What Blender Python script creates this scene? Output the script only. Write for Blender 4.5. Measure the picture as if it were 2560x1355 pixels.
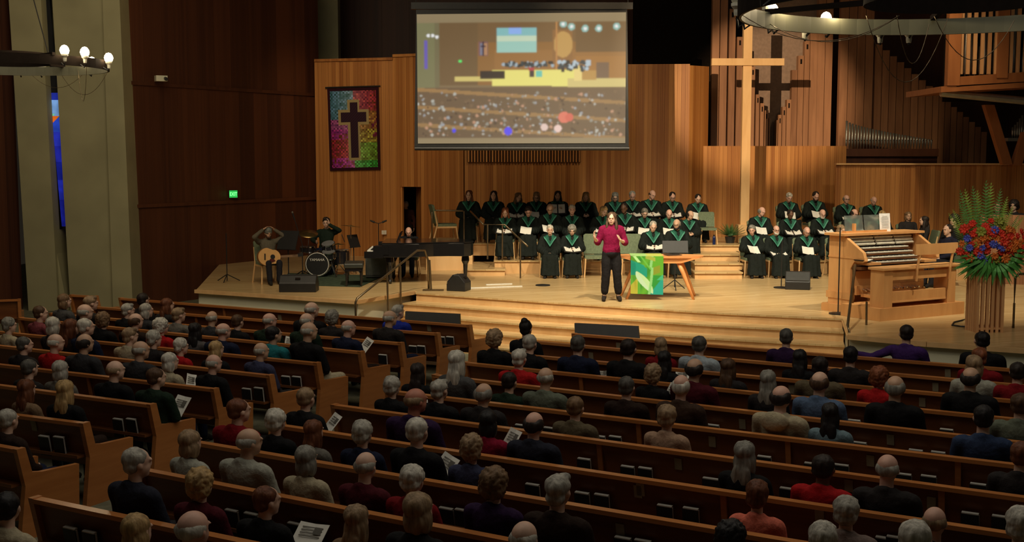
import bpy, bmesh, math, random
from mathutils import Vector, Matrix, noise, Euler
random.seed(7)
for o in list(bpy.data.objects): bpy.data.objects.remove(o)
S = bpy.context.scene
COL = S.collection
V = Vector
PI = math.pi
# ------------------------------------------------------------ camera
FPX = 3000.0; YH = 390.0; HC = 2.72
PITCH = math.atan((677.5 - YH) / FPX)
cd = bpy.data.cameras.new('camera'); cam = bpy.data.objects.new('camera', cd); COL.objects.link(cam)
cam.location = (0, 0, HC); cam.rotation_euler = (PI/2 - PITCH, 0, 0)
cd.sensor_width = 36; cd.lens = 36 * FPX / 2560; cd.clip_end = 200; cd.clip_start = 0.1
S.camera = cam
S.view_settings.view_transform = 'Standard'; S.view_settings.look = 'None'
S.view_settings.gamma = 1; S.view_settings.use_curve_mapping = False
S.view_settings.exposure = 0.0
w = bpy.data.worlds.new('world'); S.world = w; w.use_nodes = True
w.node_tree.nodes['Background'].inputs[0].default_value = (1.0, 0.8, 0.55, 1)
w.node_tree.nodes['Background'].inputs[1].default_value = 0.012
# ------------------------------------------------------------ lights
def spot(name, loc, tgt, power, deg, blend=.5, col=(1, .80, .52), rad=.15):
    l = bpy.data.lights.new(name, 'SPOT'); l.energy = power; l.spot_size = math.radians(deg); l.spot_blend = blend
    l.color = col; l.shadow_soft_size = rad
    o = bpy.data.objects.new(name, l); COL.objects.link(o); o.location = loc
    o.rotation_euler = (V(tgt) - V(loc)).to_track_quat('-Z', 'Y').to_euler(); return o
def area(name, loc, tgt, power, sx, sy, col=(1, .80, .55)):
    l = bpy.data.lights.new(name, 'AREA'); l.shape = 'RECTANGLE'; l.size = sx; l.size_y = sy; l.energy = power; l.color = col
    o = bpy.data.objects.new(name, l); COL.objects.link(o); o.location = loc
    o.rotation_euler = (V(tgt) - V(loc)).to_track_quat('-Z', 'Y').to_euler(); return o
WARM = (1, .86, .62)
spot('stage_spot', (-1.0, 18.5, 9.0), (0.4, 25.2, 0), 2500, 60, .7, WARM)
spot('stage_spot', (3.5, 18.0, 9.0), (3.2, 25.0, 0), 3500, 58, .7, WARM)
spot('stage_spot', (8.5, 18.0, 9.0), (7.6, 24.0, 0), 3000, 58, .7, WARM)
spot('step_spot', (2.5, 15.5, 8.5), (2.9, 20.6, -.3), 1300, 46, .5, WARM)
spot('speaker_spot', (1.0, 10.0, 8.0), (1.9, 22.4, .9), 1800, 10, .6, (1, .86, .66))
spot('left_platform_spot', (-4.0, 18.5, 8.5), (-3.6, 26.0, 0), 380, 60, .8, (1, .72, .42))
spot('wall_spot', (-4.0, 26.0, 7.5), (-4.2, 32.6, 3.2), 420, 50, .8, (1, .68, .36))
spot('wall_spot', (2.0, 24.0, 8.0), (2.0, 31.3, 1.6), 420, 66, .8, (1, .70, .38))
spot('wall_spot', (8.5, 24.0, 8.0), (9.2, 30.0, 1.5), 620, 60, .8, (1, .74, .42))
spot('cross_spot', (-6.0, 0.0, 7.6), (6.9, 33.0, 4.1), 38000, 8.5, .55, (1, .74, .46), .03)
spot('choir_fill_spot', (1.5, 19.5, 6.6), (1.6, 29.0, 1.5), 620, 46, .8, (1, .80, .52))  # added fill, lifts the back row out of the screen's shadow
spot('choir_fill_spot', (8.0, 20.0, 7.5), (7.6, 28.6, 1.4), 420, 46, .8, (1, .80, .52))
spot('console_fill_spot', (5.2, 9.5, 7.8), (7.0, 19.2, .8), 520, 24, .8, (1, .84, .58))  # added front fill to brighten the flowers and console
area('audience_fill', (1.0, 11.0, 8.5), (1.0, 12.5, -.8), 330, 14, 9, (1, .91, .76))  # added unseen fill panel over the pews
area('left_light', (-6.0, 18.0, 8.5), (-7.5, 26.0, 2.5), 260, 6, 6, (1, .82, .56))
# ------------------------------------------------------------ projection helpers (photo pixels -> room)
cp, sp = math.cos(PITCH), math.sin(PITCH)
def ray(px, py):
    a = 677.5 - py
    return V((px - 1280, FPX * cp + a * sp, -FPX * sp + a * cp))
def onz(px, py, z):
    d = ray(px, py); t = (z - HC) / d.z; return V((d.x * t, d.y * t, z))
def ony(px, py, Y):
    d = ray(px, py); t = Y / d.y; return V((d.x * t, Y, HC + d.z * t))
FL = -.8
def atz(px, py, Y):
    return ony(px, py, Y).z
def zof(py, Y):
    return ony(1280, py, Y).z
def xof(px, Y, z):
    # x at depth Y, height z for photo column px
    dep = Y * cp - (z - HC) * sp
    return (px - 1280) / FPX * dep
# ------------------------------------------------------------ materials
MATS = {}
def nt(name):
    m = bpy.data.materials.new(name); m.use_nodes = True; t = m.node_tree
    b = t.nodes['Principled BSDF']; MATS[name] = m; return m, t, b
def L(t, a, ao, b, bi): t.links.new(a.outputs[ao], b.inputs[bi])
def N(t, ty, **k):
    n = t.nodes.new(ty)
    for a, v in k.items(): setattr(n, a, v)
    return n
def ramp(t, cols):
    r = N(t, 'ShaderNodeValToRGB'); e = r.color_ramp.elements
    while len(e) < len(cols): e.new(.5)
    for i, (p, c) in enumerate(cols): e[i].position = p; e[i].color = (*c, 1)
    return r
def plain(name, col, rough=.5, metal=0, spec=.5, nz=.12, sc=12):
    m, t, b = nt(name)
    tc = N(t, 'ShaderNodeTexCoord'); n = N(t, 'ShaderNodeTexNoise'); n.inputs['Scale'].default_value = sc
    L(t, tc, 'Object', n, 'Vector')
    r = ramp(t, [(.3, tuple(c * (1 - nz) for c in col)), (.7, tuple(min(1, c * (1 + nz)) for c in col))])
    L(t, n, 'Fac', r, 'Fac'); L(t, r, 'Color', b, 'Base Color')
    b.inputs['Roughness'].default_value = rough; b.inputs['Metallic'].default_value = metal
    b.inputs['Specular IOR Level'].default_value = spec
    return m
def wood(name, c0, c1, rough=.45, scale=(14, 14, .9), var=.5, coord='Object', spec=.4):
    m, t, b = nt(name)
    tc = N(t, 'ShaderNodeTexCoord'); mp = N(t, 'ShaderNodeMapping'); mp.inputs['Scale'].default_value = scale
    oi = N(t, 'ShaderNodeObjectInfo'); ad = N(t, 'ShaderNodeVectorMath', operation='ADD')
    mu = N(t, 'ShaderNodeVectorMath', operation='SCALE'); mu.inputs[3].default_value = 37
    cb = N(t, 'ShaderNodeCombineXYZ'); L(t, oi, 'Random', cb, 'X'); L(t, oi, 'Random', cb, 'Z'); L(t, cb, 0, mu, 0)
    L(t, tc, coord, mp, 'Vector'); L(t, mp, 'Vector', ad, 0); L(t, mu, 0, ad, 1)
    n = N(t, 'ShaderNodeTexNoise'); n.inputs['Scale'].default_value = 1; n.inputs['Detail'].default_value = 4
    n.inputs['Distortion'].default_value = .6
    L(t, ad, 0, n, 'Vector')
    mx = N(t, 'ShaderNodeMath', operation='MULTIPLY_ADD'); mx.inputs[1].default_value = var
    sb = N(t, 'ShaderNodeMath', operation='SUBTRACT'); sb.inputs[1].default_value = .5
    L(t, oi, 'Random', sb, 0); L(t, sb, 0, mx, 0); L(t, n, 'Fac', mx, 2)
    r = ramp(t, [(.22, c0), (.78, c1)])
    L(t, mx, 0, r, 'Fac'); L(t, r, 'Color', b, 'Base Color')
    b.inputs['Roughness'].default_value = rough; b.inputs['Specular IOR Level'].default_value = spec
    bp = N(t, 'ShaderNodeBump'); bp.inputs['Strength'].default_value = .06
    L(t, n, 'Fac', bp, 'Height'); L(t, bp, 'Normal', b, 'Normal')
    return m
def byobj(name, rough=.8, spec=.3, nsc=60, nz=.25, bump=.15, stretch=(1, 1, 1), sss=0, metal=0):
    m, t, b = nt(name)
    oi = N(t, 'ShaderNodeObjectInfo'); tc = N(t, 'ShaderNodeTexCoord')
    mp = N(t, 'ShaderNodeMapping'); mp.inputs['Scale'].default_value = stretch
    n = N(t, 'ShaderNodeTexNoise'); n.inputs['Scale'].default_value = nsc; n.inputs['Detail'].default_value = 3
    L(t, tc, 'Object', mp, 'Vector'); L(t, mp, 'Vector', n, 'Vector')
    mr = N(t, 'ShaderNodeMapRange'); mr.inputs[1].default_value = .3; mr.inputs[2].default_value = .7
    mr.inputs[3].default_value = 1 - nz; mr.inputs[4].default_value = 1 + nz
    L(t, n, 'Fac', mr, 0)
    sc = N(t, 'ShaderNodeVectorMath', operation='SCALE'); L(t, oi, 'Color', sc, 0); L(t, mr, 0, sc, 3)
    L(t, sc, 0, b, 'Base Color'); b.inputs['Roughness'].default_value = rough; b.inputs['Specular IOR Level'].default_value = spec
    b.inputs['Metallic'].default_value = metal
    bp = N(t, 'ShaderNodeBump'); bp.inputs['Strength'].default_value = bump; bp.inputs['Distance'].default_value = .02
    L(t, n, 'Fac', bp, 'Height'); L(t, bp, 'Normal', b, 'Normal')
    return m
def emis(name, col, st):
    m, t, b = nt(name)
    b.inputs['Emission Color'].default_value = (*col, 1); b.inputs['Emission Strength'].default_value = st
    b.inputs['Base Color'].default_value = (*col, 1)
    return m
def vcol(name, emit=0, rough=.8):
    m, t, b = nt(name)
    a = N(t, 'ShaderNodeVertexColor'); a.layer_name = 'Col'
    if emit:
        L(t, a, 'Color', b, 'Emission Color'); b.inputs['Emission Strength'].default_value = emit
        b.inputs['Base Color'].default_value = (.07, .065, .06, 1)
    else: L(t, a, 'Color', b, 'Base Color')
    b.inputs['Roughness'].default_value = rough; b.inputs['Specular IOR Level'].default_value = .2
    return m
CLOTH = byobj('cloth', .85, .15, 40, .14, .3)
SKIN = byobj('skin', .5, .4, 14, .12, .05)
HAIR = byobj('hair', .6, .35, 26, .45, .6, (1, 1, .25))
PAINT = byobj('painted', .45, .4, 20, .08, .03)
GLOSS = byobj('gloss', .2, .5, 10, .05, .02)
METAL = byobj('metal', .25, .5, 20, .1, .02, metal=1)
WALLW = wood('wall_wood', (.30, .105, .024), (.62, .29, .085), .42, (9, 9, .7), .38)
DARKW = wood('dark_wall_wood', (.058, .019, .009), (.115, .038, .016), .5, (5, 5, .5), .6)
PIPEW = wood('pipe_wood', (.26, .115, .052), (.42, .20, .095), .45, (9, 9, .7), .5)
PEWW = wood('pew_wood', (.15, .050, .016), (.25, .090, .028), .38, (1.2, 1.2, 12), .3)
RAILW = wood('rail_wood', (.40, .14, .038), (.56, .22, .065), .3, (1.5, 1.5, 14), .2)
OAK = wood('console_wood', (.62, .30, .105), (.78, .42, .165), .4, (5, 5, 1.2), .25)
LIGHTW = wood('light_wood', (.66, .39, .165), (.80, .52, .25), .4, (5, 5, 1.2), .2)
SLATW = wood('slat_wood', (.50, .25, .11), (.68, .38, .18), .5, (9, 9, 1), .3)
CONC = plain('concrete', (.40, .37, .215), .85, 0, .2, .10, 1.2)
PLAST = plain('platform_paint', (.74, .72, .54), .8, 0, .2, .05, 2)
BLACK = plain('black_plastic', (.018, .018, .018), .45, 0, .4)
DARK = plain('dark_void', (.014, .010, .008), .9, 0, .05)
BRASS = plain('bronze_metal', (.20, .15, .09), .35, .8, .5)
CHROME = plain('chrome', (.75, .75, .75), .15, 1)
PIANO = plain('piano_lacquer', (.012, .012, .013), .12, 0, .6, .05)
PAPER = plain('paper', (.80, .78, .70), .8, 0, .2, .05, 30)
CARP = plain('aisle_carpet', (.17, .165, .11), .95, 0, .1, .2, 8)
GREENC = plain('green_upholstery', (.16, .20, .125), .9, 0, .15, .15, 25)
SILVER = plain('pipe_metal', (.46, .46, .42), .38, .85, .5, .1, 6)
LEAF = byobj('leaf', .5, .4, 10, .3, .1)
GLASSM, _t, _b = nt('clear_acrylic'); _b.inputs['Base Color'].default_value = (.75, .85, .82, 1)
_b.inputs['Transmission Weight'].default_value = .9; _b.inputs['Roughness'].default_value = .08; _b.inputs['IOR'].default_value = 1.2
# stage planks
m, t, b = nt('stage_planks')
tc = N(t, 'ShaderNodeTexCoord'); mp = N(t, 'ShaderNodeMapping'); mp.inputs['Rotation'].default_value = (0, 0, -.36)
bk = N(t, 'ShaderNodeTexBrick'); bk.inputs['Scale'].default_value = 1; bk.inputs['Brick Width'].default_value = 1.6
bk.inputs['Row Height'].default_value = .085; bk.inputs['Mortar Size'].default_value = .002
bk.inputs['Color1'].default_value = (.60, .41, .19, 1); bk.inputs['Color2'].default_value = (.72, .53, .27, 1)
bk.inputs['Mortar'].default_value = (.45, .28, .11, 1); bk.inputs['Bias'].default_value = -.1
nn = N(t, 'ShaderNodeTexNoise'); nn.inputs['Scale'].default_value = .9; nn.inputs['Detail'].default_value = 5
mx = N(t, 'ShaderNodeMixRGB', blend_type='MULTIPLY'); mx.inputs[0].default_value = .55
rr = ramp(t, [(.3, (.72, .68, .6)), (.7, (1, 1, 1))])
L(t, tc, 'Object', mp, 'Vector'); L(t, mp, 'Vector', bk, 'Vector'); L(t, tc, 'Object', nn, 'Vector'); L(t, nn, 'Fac', rr, 'Fac')
L(t, bk, 'Color', mx, 1); L(t, rr, 'Color', mx, 2); L(t, mx, 0, b, 'Base Color'); b.inputs['Roughness'].default_value = .27
b.inputs['Specular IOR Level'].default_value = .45
STAGE = m
# ------------------------------------------------------------ mesh builders
def tagp(o, label=None, cat=None, group=None, kind=None):
    if label: o['label'] = label
    if cat: o['category'] = cat
    if group: o['group'] = group
    if kind: o['kind'] = kind
    return o
class MB:
    def __init__(s): s.b = bmesh.new()
    def box(s, c, d, R=None, taper=1):
        vs = []
        for z in (-.5, .5):
            k = taper if z > 0 else 1
            for x, y in ((-.5, -.5), (.5, -.5), (.5, .5), (-.5, .5)):
                p = V((x * d[0] * k, y * d[1] * k, z * d[2]))
                if R: p = R @ p
                vs.append(s.b.verts.new(V(c) + p))
        for f in ((3, 2, 1, 0), (4, 5, 6, 7), (0, 1, 5, 4), (1, 2, 6, 5), (2, 3, 7, 6), (3, 0, 4, 7)):
            s.b.faces.new([vs[i] for i in f])
        return s
    def prism(s, pts, ext):
        ext = V(ext); a = [s.b.verts.new(V(p)) for p in pts]; c = [s.b.verts.new(V(p) + ext) for p in pts]
        n = len(pts)
        s.b.faces.new(a[::-1]); s.b.faces.new(c)
        for i in range(n): s.b.faces.new((a[i], a[(i+1) % n], c[(i+1) % n], c[i]))
        return s
    def cyl(s, p0, p1, r0, r1=None, n=12):
        p0, p1 = V(p0), V(p1); r1 = r0 if r1 is None else r1
        q = (p1 - p0).to_track_quat('Z', 'Y') if (p1 - p0).length > 1e-6 else Matrix.Identity(3).to_quaternion()
        A, B = [], []
        for i in range(n):
            d = q @ V((math.cos(2*PI*i/n), math.sin(2*PI*i/n), 0))
            A.append(s.b.verts.new(p0 + d * r0)); B.append(s.b.verts.new(p1 + d * r1))
        s.b.faces.new(A[::-1]); s.b.faces.new(B)
        for i in range(n): s.b.faces.new((A[i], A[(i+1) % n], B[(i+1) % n], B[i]))
        return s
    def tube(s, pts, r, n=8):
        pts = [V(p) for p in pts]; rs = []
        for i, p in enumerate(pts):
            d = (pts[min(i+1, len(pts)-1)] - pts[max(i-1, 0)]).normalized()
            q = d.to_track_quat('Z', 'Y'); rr = r[i] if isinstance(r, (list, tuple)) else r
            rs.append([s.b.verts.new(p + q @ V((math.cos(2*PI*k/n)*rr, math.sin(2*PI*k/n)*rr, 0))) for k in range(n)])
        s.b.faces.new(rs[0][::-1]); s.b.faces.new(rs[-1])
        for a, c in zip(rs, rs[1:]):
            # align rings
            best = min(range(n), key=lambda k: (c[k].co - pts[0] - (a[0].co - pts[0])).length)
            for i in range(n):
                s.b.faces.new((a[i], a[(i+1) % n], c[(i+1+best) % n], c[(i+best) % n]))
        return s
    def ell(s, c, r, R=None, sub=2):
        M = Matrix.Translation(V(c)) @ (R.to_4x4() if R else Matrix.Identity(4)) @ Matrix.Diagonal((*r, 1))
        bmesh.ops.create_icosphere(s.b, subdivisions=sub, radius=1, matrix=M); return s
    def lathe(s, prof, c=(0, 0, 0), n=20):
        c = V(c); rs = []
        for r, z in prof: rs.append([s.b.verts.new(c + V((r*math.cos(2*PI*i/n), r*math.sin(2*PI*i/n), z))) for i in range(n)])
        s.b.faces.new(rs[0][::-1]); s.b.faces.new(rs[-1])
        for a, d in zip(rs, rs[1:]):
            for i in range(n): s.b.faces.new((a[i], a[(i+1) % n], d[(i+1) % n], d[i]))
        return s
    def loft(s, rings, n=16):
        rs = [[s.b.verts.new(V(c) + V((rx*math.cos(2*PI*i/n), ry*math.sin(2*PI*i/n), 0))) for i in range(n)] for c, rx, ry in rings]
        s.b.faces.new(rs[0][::-1]); s.b.faces.new(rs[-1])
        for a, d in zip(rs, rs[1:]):
            for i in range(n): s.b.faces.new((a[i], a[(i+1) % n], d[(i+1) % n], d[i]))
        return s
    def mesh(s, name, smooth=False):
        bmesh.ops.recalc_face_normals(s.b, faces=s.b.faces)
        me = bpy.data.meshes.new(name); s.b.to_mesh(me); s.b.free()
        if smooth:
            for p in me.polygons: p.use_smooth = True
        return me
    def obj(s, name, mat, parent=None, smooth=False, color=None, bevel=0):
        me = s.mesh(name, smooth); return mob(name, me, mat, parent, color=color, bevel=bevel)
def mob(name, me, mat, parent=None, M=None, color=None, bevel=0):
    o = bpy.data.objects.new(name, me); COL.objects.link(o)
    if mat and len(me.materials) == 0: me.materials.append(mat)
    if parent: o.parent = parent
    if M is not None: o.matrix_basis = M
    if color: o.color = (*color, 1)
    if bevel:
        md = o.modifiers.new('bevel', 'BEVEL'); md.width = bevel; md.segments = 2; md.limit_method = 'ANGLE'
    return o
def empty(name, loc=(0, 0, 0), rz=0, label=None, cat=None, group=None, kind=None):
    o = bpy.data.objects.new(name, None); COL.objects.link(o); o.location = loc; o.rotation_euler = (0, 0, rz)
    o.empty_display_size = .1
    return tagp(o, label, cat, group, kind)
def RZ(a): return Matrix.Rotation(a, 3, 'Z')
def RX(a): return Matrix.Rotation(a, 3, 'X')
def RY(a): return Matrix.Rotation(a, 3, 'Y')
ORD = ['first','second','third','fourth','fifth','sixth','seventh','eighth','ninth','tenth','eleventh','twelfth','thirteenth','fourteenth','fifteenth','sixteenth','seventeenth','eighteenth','nineteenth','twentieth']
UNIT = MB().box((0, 0, 0), (1, 1, 1)).mesh('board')
# wall of separate vertical boards between two ground points
def boardwall(name, p0, p1, z0, z1, wdt, mat, th=.10, holes=()):
    p0, p1 = V((p0[0], p0[1], 0)), V((p1[0], p1[1], 0)); d = p1 - p0; ln = d.length; u = d.normalized()
    nrm = V((u.y, -u.x, 0))   # towards the camera side
    if nrm.y > 0: nrm = -nrm
    a = math.atan2(u.y, u.x); n = max(1, round(ln / wdt)); bw = ln / n
    spans = []
    # backing slab, with holes
    xs = [0] + [v for h in holes for v in h[:2]] + [ln]
    bb = MB()
    def slab(x0, x1, za, zb):
        if x1 - x0 < .01 or zb - za < .01: return
        c = p0 + u * (x0 + x1) / 2 - nrm * (th / 2); c.z = (za + zb) / 2
        bb.box(c, (x1 - x0, th, zb - za), RZ(a))
    x = 0
    for (h0, h1, hz) in holes:
        slab(x, h0, z0, z1); slab(h0, h1, hz, z1); x = h1
    slab(x, ln, z0, z1)
    wl = bb.obj(name, mat); wl['kind'] = 'structure'
    key = 'board_' + mat.name
    if key not in bpy.data.meshes:
        me = UNIT.copy(); me.name = key; me.materials.clear(); me.materials.append(mat)
    me = bpy.data.meshes[key]
    for i in range(n):
        xc = (i + .5) * bw; zz = z0
        for (h0, h1, hz) in holes:
            if h0 < xc < h1: zz = hz
        pr = .022 + .003 * random.random()
        c = p0 + u * xc + nrm * pr / 2; c.z = (zz + z1) / 2
        o = bpy.data.objects.new('board', me); COL.objects.link(o); o.parent = wl
        o.matrix_basis = Matrix.Translation(c) @ RZ(a).to_4x4() @ Matrix.Diagonal((bw - .004, pr, z1 - zz, 1))
    return wl
# ============================================================ SETTING
bb = MB(); bb.box((1, 18, FL - .1), (34, 44, .2)); f = bb.obj('floor', CARP); f['kind'] = 'structure'
def poly_solid(name, pts, z0, z1, mat, parent=None, kind='structure'):
    o = MB().prism([(p[0], p[1], z0) for p in pts], (0, 0, z1 - z0)).obj(name, mat, parent)
    if not parent: o['kind'] = kind
    return o
def g(px, py, z=0): return onz(px, py, z)
A, B, C = g(490, 725), g(890, 752), g(1037, 728)
ARC = [g(1039, 732), g(1420, 758), g(1800, 782), g(2107, 797)]
F, G, H = g(2121, 838), g(2318, 856), g(2640, 878)
YB = 34.0
cen = V((1.5, 28, 0))
def inset(pts, d): return [p + (cen - p).normalized() * d for p in pts]
stage_pts = [A, B, C] + ARC + [F, G, H, V((14, H.y, 0)), V((14, YB, 0)), V((-8, YB, 0))]
poly_solid('floor', stage_pts, -.03, 0, STAGE)
poly_solid('stage_base', inset(stage_pts, .03), -.06, -.03, LIGHTW)
poly_solid('stage_base', inset(stage_pts[:2], .05) + [C + V((-.1, .05, 0)), V((C.x, YB - .2, 0)), V((-7.8, YB - .2, 0))], FL, -.06, PLAST)
poly_solid('stage_base', [ARC[-1] + V((.1, .3, 0)), F + V((.05, .1, 0)), G + V((0, .06, 0)), H + V((0, .06, 0)), V((13.8, H.y, 0)), V((13.8, YB - .2, 0)), V((ARC[-1].x + .1, YB - .2, 0))], FL, -.06, PLAST)
# wooden edge trims of the raised platforms
def edge_trim(p, q, z0, z1, th=.05):
    p, q = V(p), V(q); d = (q - p); u = d.normalized(); n = V((u.y, -u.x, 0))
    o = MB().prism([(p.x, p.y, z0), (q.x, q.y, z0), (q.x + n.x*th, q.y + n.y*th, z0), (p.x + n.x*th, p.y + n.y*th, z0)], (0, 0, z1 - z0)).obj('trim_1', LIGHTW)
    o['kind'] = 'structure'
for i, (p, q) in enumerate([(A, B), (B, C), (F, G), (G, H)]): edge_trim(p, q, -.06, .012)
# stage steps
dl = (B - C).normalized(); dr = (F - ARC[-1]).normalized()
def offs(k):
    out = []
    for i, p in enumerate(ARC):
        a = ARC[max(i-1, 0)]; b_ = ARC[min(i+1, 3)]; t_ = (b_ - a).normalized(); n = V((t_.y, -t_.x, 0))
        if i == 0: out.append(p + dl * (k / max(.3, dl.dot(n))))
        elif i == 3: out.append(p + dr * (k / max(.3, dr.dot(n))))
        else: out.append(p + n * k)
    return out
for i in range(5):
    o1 = offs(.42 * i); o0 = offs(-.3)
    if i: poly_solid('stage_step', o1 + [p + V((0, .1, 0)) for p in o0[::-1]], FL, -.16 * i - .03, LIGHTW)
    on = offs(.42 * i + .025)
    if i: poly_solid('stage_step', on + o0[::-1], -.16 * i - .03, -.16 * i, STAGE)
    else: poly_solid('stage_step', offs(-.02) + offs(-.5)[::-1], FL, -.06, LIGHTW)
# choir risers
def tier(px0, px1, Y, z0, z1, Y2=31.4):
    x0, x1 = xof(px0, Y, z1), xof(px1, Y, z1)
    sd = MB().box(((x0+x1)/2, (Y+Y2)/2 + .02, (z0+z1)/2 - .015), (x1-x0, Y2-Y-.04, z1-z0-.03)).obj('choir_riser', LIGHTW); sd['kind'] = 'structure'
    tp = MB().box(((x0+x1)/2, (Y+Y2)/2, z1-.015), (x1-x0+.03, Y2-Y, .03)).obj('choir_riser', STAGE); tp['kind'] = 'structure'
tier(1065, 1181, 28.5, 0, .6)
tier(1236, 1738, 27.75, 0, .3); tier(1180, 1738, 29.15, .3, .6)
tier(1160, 1262, 27.2, 0, .15, 29.2)
tier(1856, 2300, 27.75, 0, .3); tier(1856, 2400, 29.15, .3, .6)
for i, Y in enumerate((26.5, 27.0, 27.7, 28.6)): tier(1738, 1856, Y, .15*i, .15*(i+1), 29.6)
o = MB().box((xof(1797, 30.5, .6), 30.5, .3), (1.3, 1.9, .6)).obj('choir_riser', STAGE); o['kind'] = 'structure'
# ---- wood walls behind the choir
def gp(px, Y, z=1.5): return (xof(px, Y, z), Y)
WT = zof(152, 32.6)
pA, pB, pC = gp(792, 33.0), gp(985, 32.4), gp(1160, 31.6)
boardwall('wall_left', pA, pB, 0, WT, .105, WALLW)
ln = (V(pC) - V(pB)).length
def frac(px): return (xof(px, 32, 1) - pB[0]) / (pC[0] - pB[0]) * ln
boardwall('wall_left', pB, pC, 0, zof(140, 32), .105, WALLW, holes=[(frac(1003), frac(1056), zof(467, 32.2))])
pD, pE, pF = gp(1162, 31.5), gp(1455, 31.5), gp(1600, 31.3)
boardwall('wall_back', pD, pE, 0, WT, .105, WALLW)
boardwall('wall_back', pE, gp(1720, 31.3), 0, zof(160, 31.3), .105, WALLW)
boardwall('wall_back', gp(1720, 31.3), gp(1766, 31.7), 0, zof(165, 31.5), .105, WALLW)
boardwall('wall_back', gp(1756, 31.6), gp(2112, 31.6), 0, zof(365, 31.6), .105, WALLW)
boardwall('wall_right', gp(2087, 30.3), gp(2640, 29.6), 0, zof(412, 30.2), .12, WALLW)
c0 = gp(2087, 30.25); c1 = gp(2640, 29.55)
cap = MB().prism([(c0[0], c0[1]-.06, 0), (c1[0], c1[1]-.06, 0), (c1[0], c1[1]+.14, 0), (c0[0], c0[1]+.14, 0)], (0, 0, .04)).obj('trim_2', LIGHTW)
cap.location.z = zof(412, 30.2); cap['kind'] = 'structure'
# top cap of the banner wall
for (a_, b_, zz) in ((pA, pB, WT), (pB, pC, zof(140, 32))):
    o = MB().prism([(a_[0], a_[1]-.08, 0), (b_[0], b_[1]-.08, 0), (b_[0], b_[1]+.3, 0), (a_[0], a_[1]+.3, 0)], (0, 0, .07)).obj('trim_3', WALLW); o.location.z = zz; o['kind'] = 'structure'
# low timber partition far right, in front of two seated people
boardwall('wall_right', gp(2452, 25.6), gp(2660, 25.2), 0, zof(538, 25.4), .13, PIPEW)
# room behind the doorway
dx0, dx1 = xof(1000, 32.3, 1), xof(1062, 32.3, 1)
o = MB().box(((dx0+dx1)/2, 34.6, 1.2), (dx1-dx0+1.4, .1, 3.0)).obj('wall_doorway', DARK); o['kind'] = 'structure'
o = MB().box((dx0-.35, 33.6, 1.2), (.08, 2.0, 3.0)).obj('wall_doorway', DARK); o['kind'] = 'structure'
dj = MB().box((xof(1048, 32.2, 1), 32.55, .95), (.05, .75, 1.9), RZ(.3)).obj('door_1', WALLW); dj['kind'] = 'structure'
# ---- dark panelled side wall on the left
WL = [(-.0, 0)] 
wl0, wl1 = gp(322, 27.7), gp(800, 33.4)
zs1, zs2 = 1.55, 4.38
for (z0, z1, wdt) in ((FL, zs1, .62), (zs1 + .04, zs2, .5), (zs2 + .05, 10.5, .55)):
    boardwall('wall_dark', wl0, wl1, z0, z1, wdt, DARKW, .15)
for z in (zs1, zs2):
    u = (V(wl1) - V(wl0)).normalized(); n = V((u.y, -u.x))
    p, q = V(wl0), V(wl1)
    o = MB().prism([(*(p), z-.03), (*(q), z-.03), (*(q + n*.07), z-.03), (*(p + n*.07), z-.03)], (0, 0, .08)).obj('trim_4', DARKW); o['kind'] = 'structure'
# door in the dark wall
dd = V(gp(500, 29.8)); u = (V(wl1) - V(wl0)).normalized(); n = V((u.y, -u.x)); dw = 1.9
ddr = MB().box((dd.x + n.x*.05, dd.y + n.y*.05, .55), (dw, .06, 1.75), RZ(math.atan2(u.y, u.x))).obj('door_2', DARKW); ddr['kind'] = 'structure'
h = MB().box((dd.x + n.x*.1 - u.x*.1, dd.y + n.y*.1 - u.y*.1, .35), (.06, .05, .35), RZ(math.atan2(u.y, u.x))).obj('door_handle', BLACK, ddr)
# far dark wall and upper void
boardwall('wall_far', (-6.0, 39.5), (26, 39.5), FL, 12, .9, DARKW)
pl = MB().box((xof(822, 36, 5), 36, 5), ((850-795)/3000*36, .5, 12)).obj('concrete_column', CONC); pl['kind'] = 'structure'
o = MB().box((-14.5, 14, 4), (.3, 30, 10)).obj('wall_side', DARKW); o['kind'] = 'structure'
# ---- concrete pier with slit window
YP = 27.2
def pp(px, py, Y=YP): return ony(px, py, Y)
rt = .02
xa0, xa1 = pp(22, 0).x, pp(100, 0).x; 
def quadcol(name, pxs_top, pxs_bot, py_t, py_b, Y0, Y1, mat):
    t0, t1 = pp(pxs_top[0], py_t), pp(pxs_top[1], py_t); b0, b1 = pp(pxs_bot[0], py_b), pp(pxs_bot[1], py_b)
    bb = MB(); d = V((0, Y1 - Y0, 0)); k = V((0, Y0 - YP, 0))
    bb.prism([b0 + k, b1 + k, t1 + k, t0 + k], d); o = bb.obj(name, mat); o['kind'] = 'structure'; return o
quadcol('pillar', (18, 99), (76, 150), -60, 850, YP, YP + 1.1, CONC)
quadcol('pillar', (122, 262), (176, 296), -60, 850, YP + .12, YP + 1.3, CONC)
quadcol('pillar', (255, 297), (286, 336), -60, 850, YP - .02, YP + 1.3, CONC)
quadcol('pillar', (97, 125), (150, 178), 566, 850, YP + .12, YP + 1.2, CONC)
quadcol('window_reveal', (94, 104), (128, 136), -60, 575, YP + .35, YP + .5, DARK)
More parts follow.
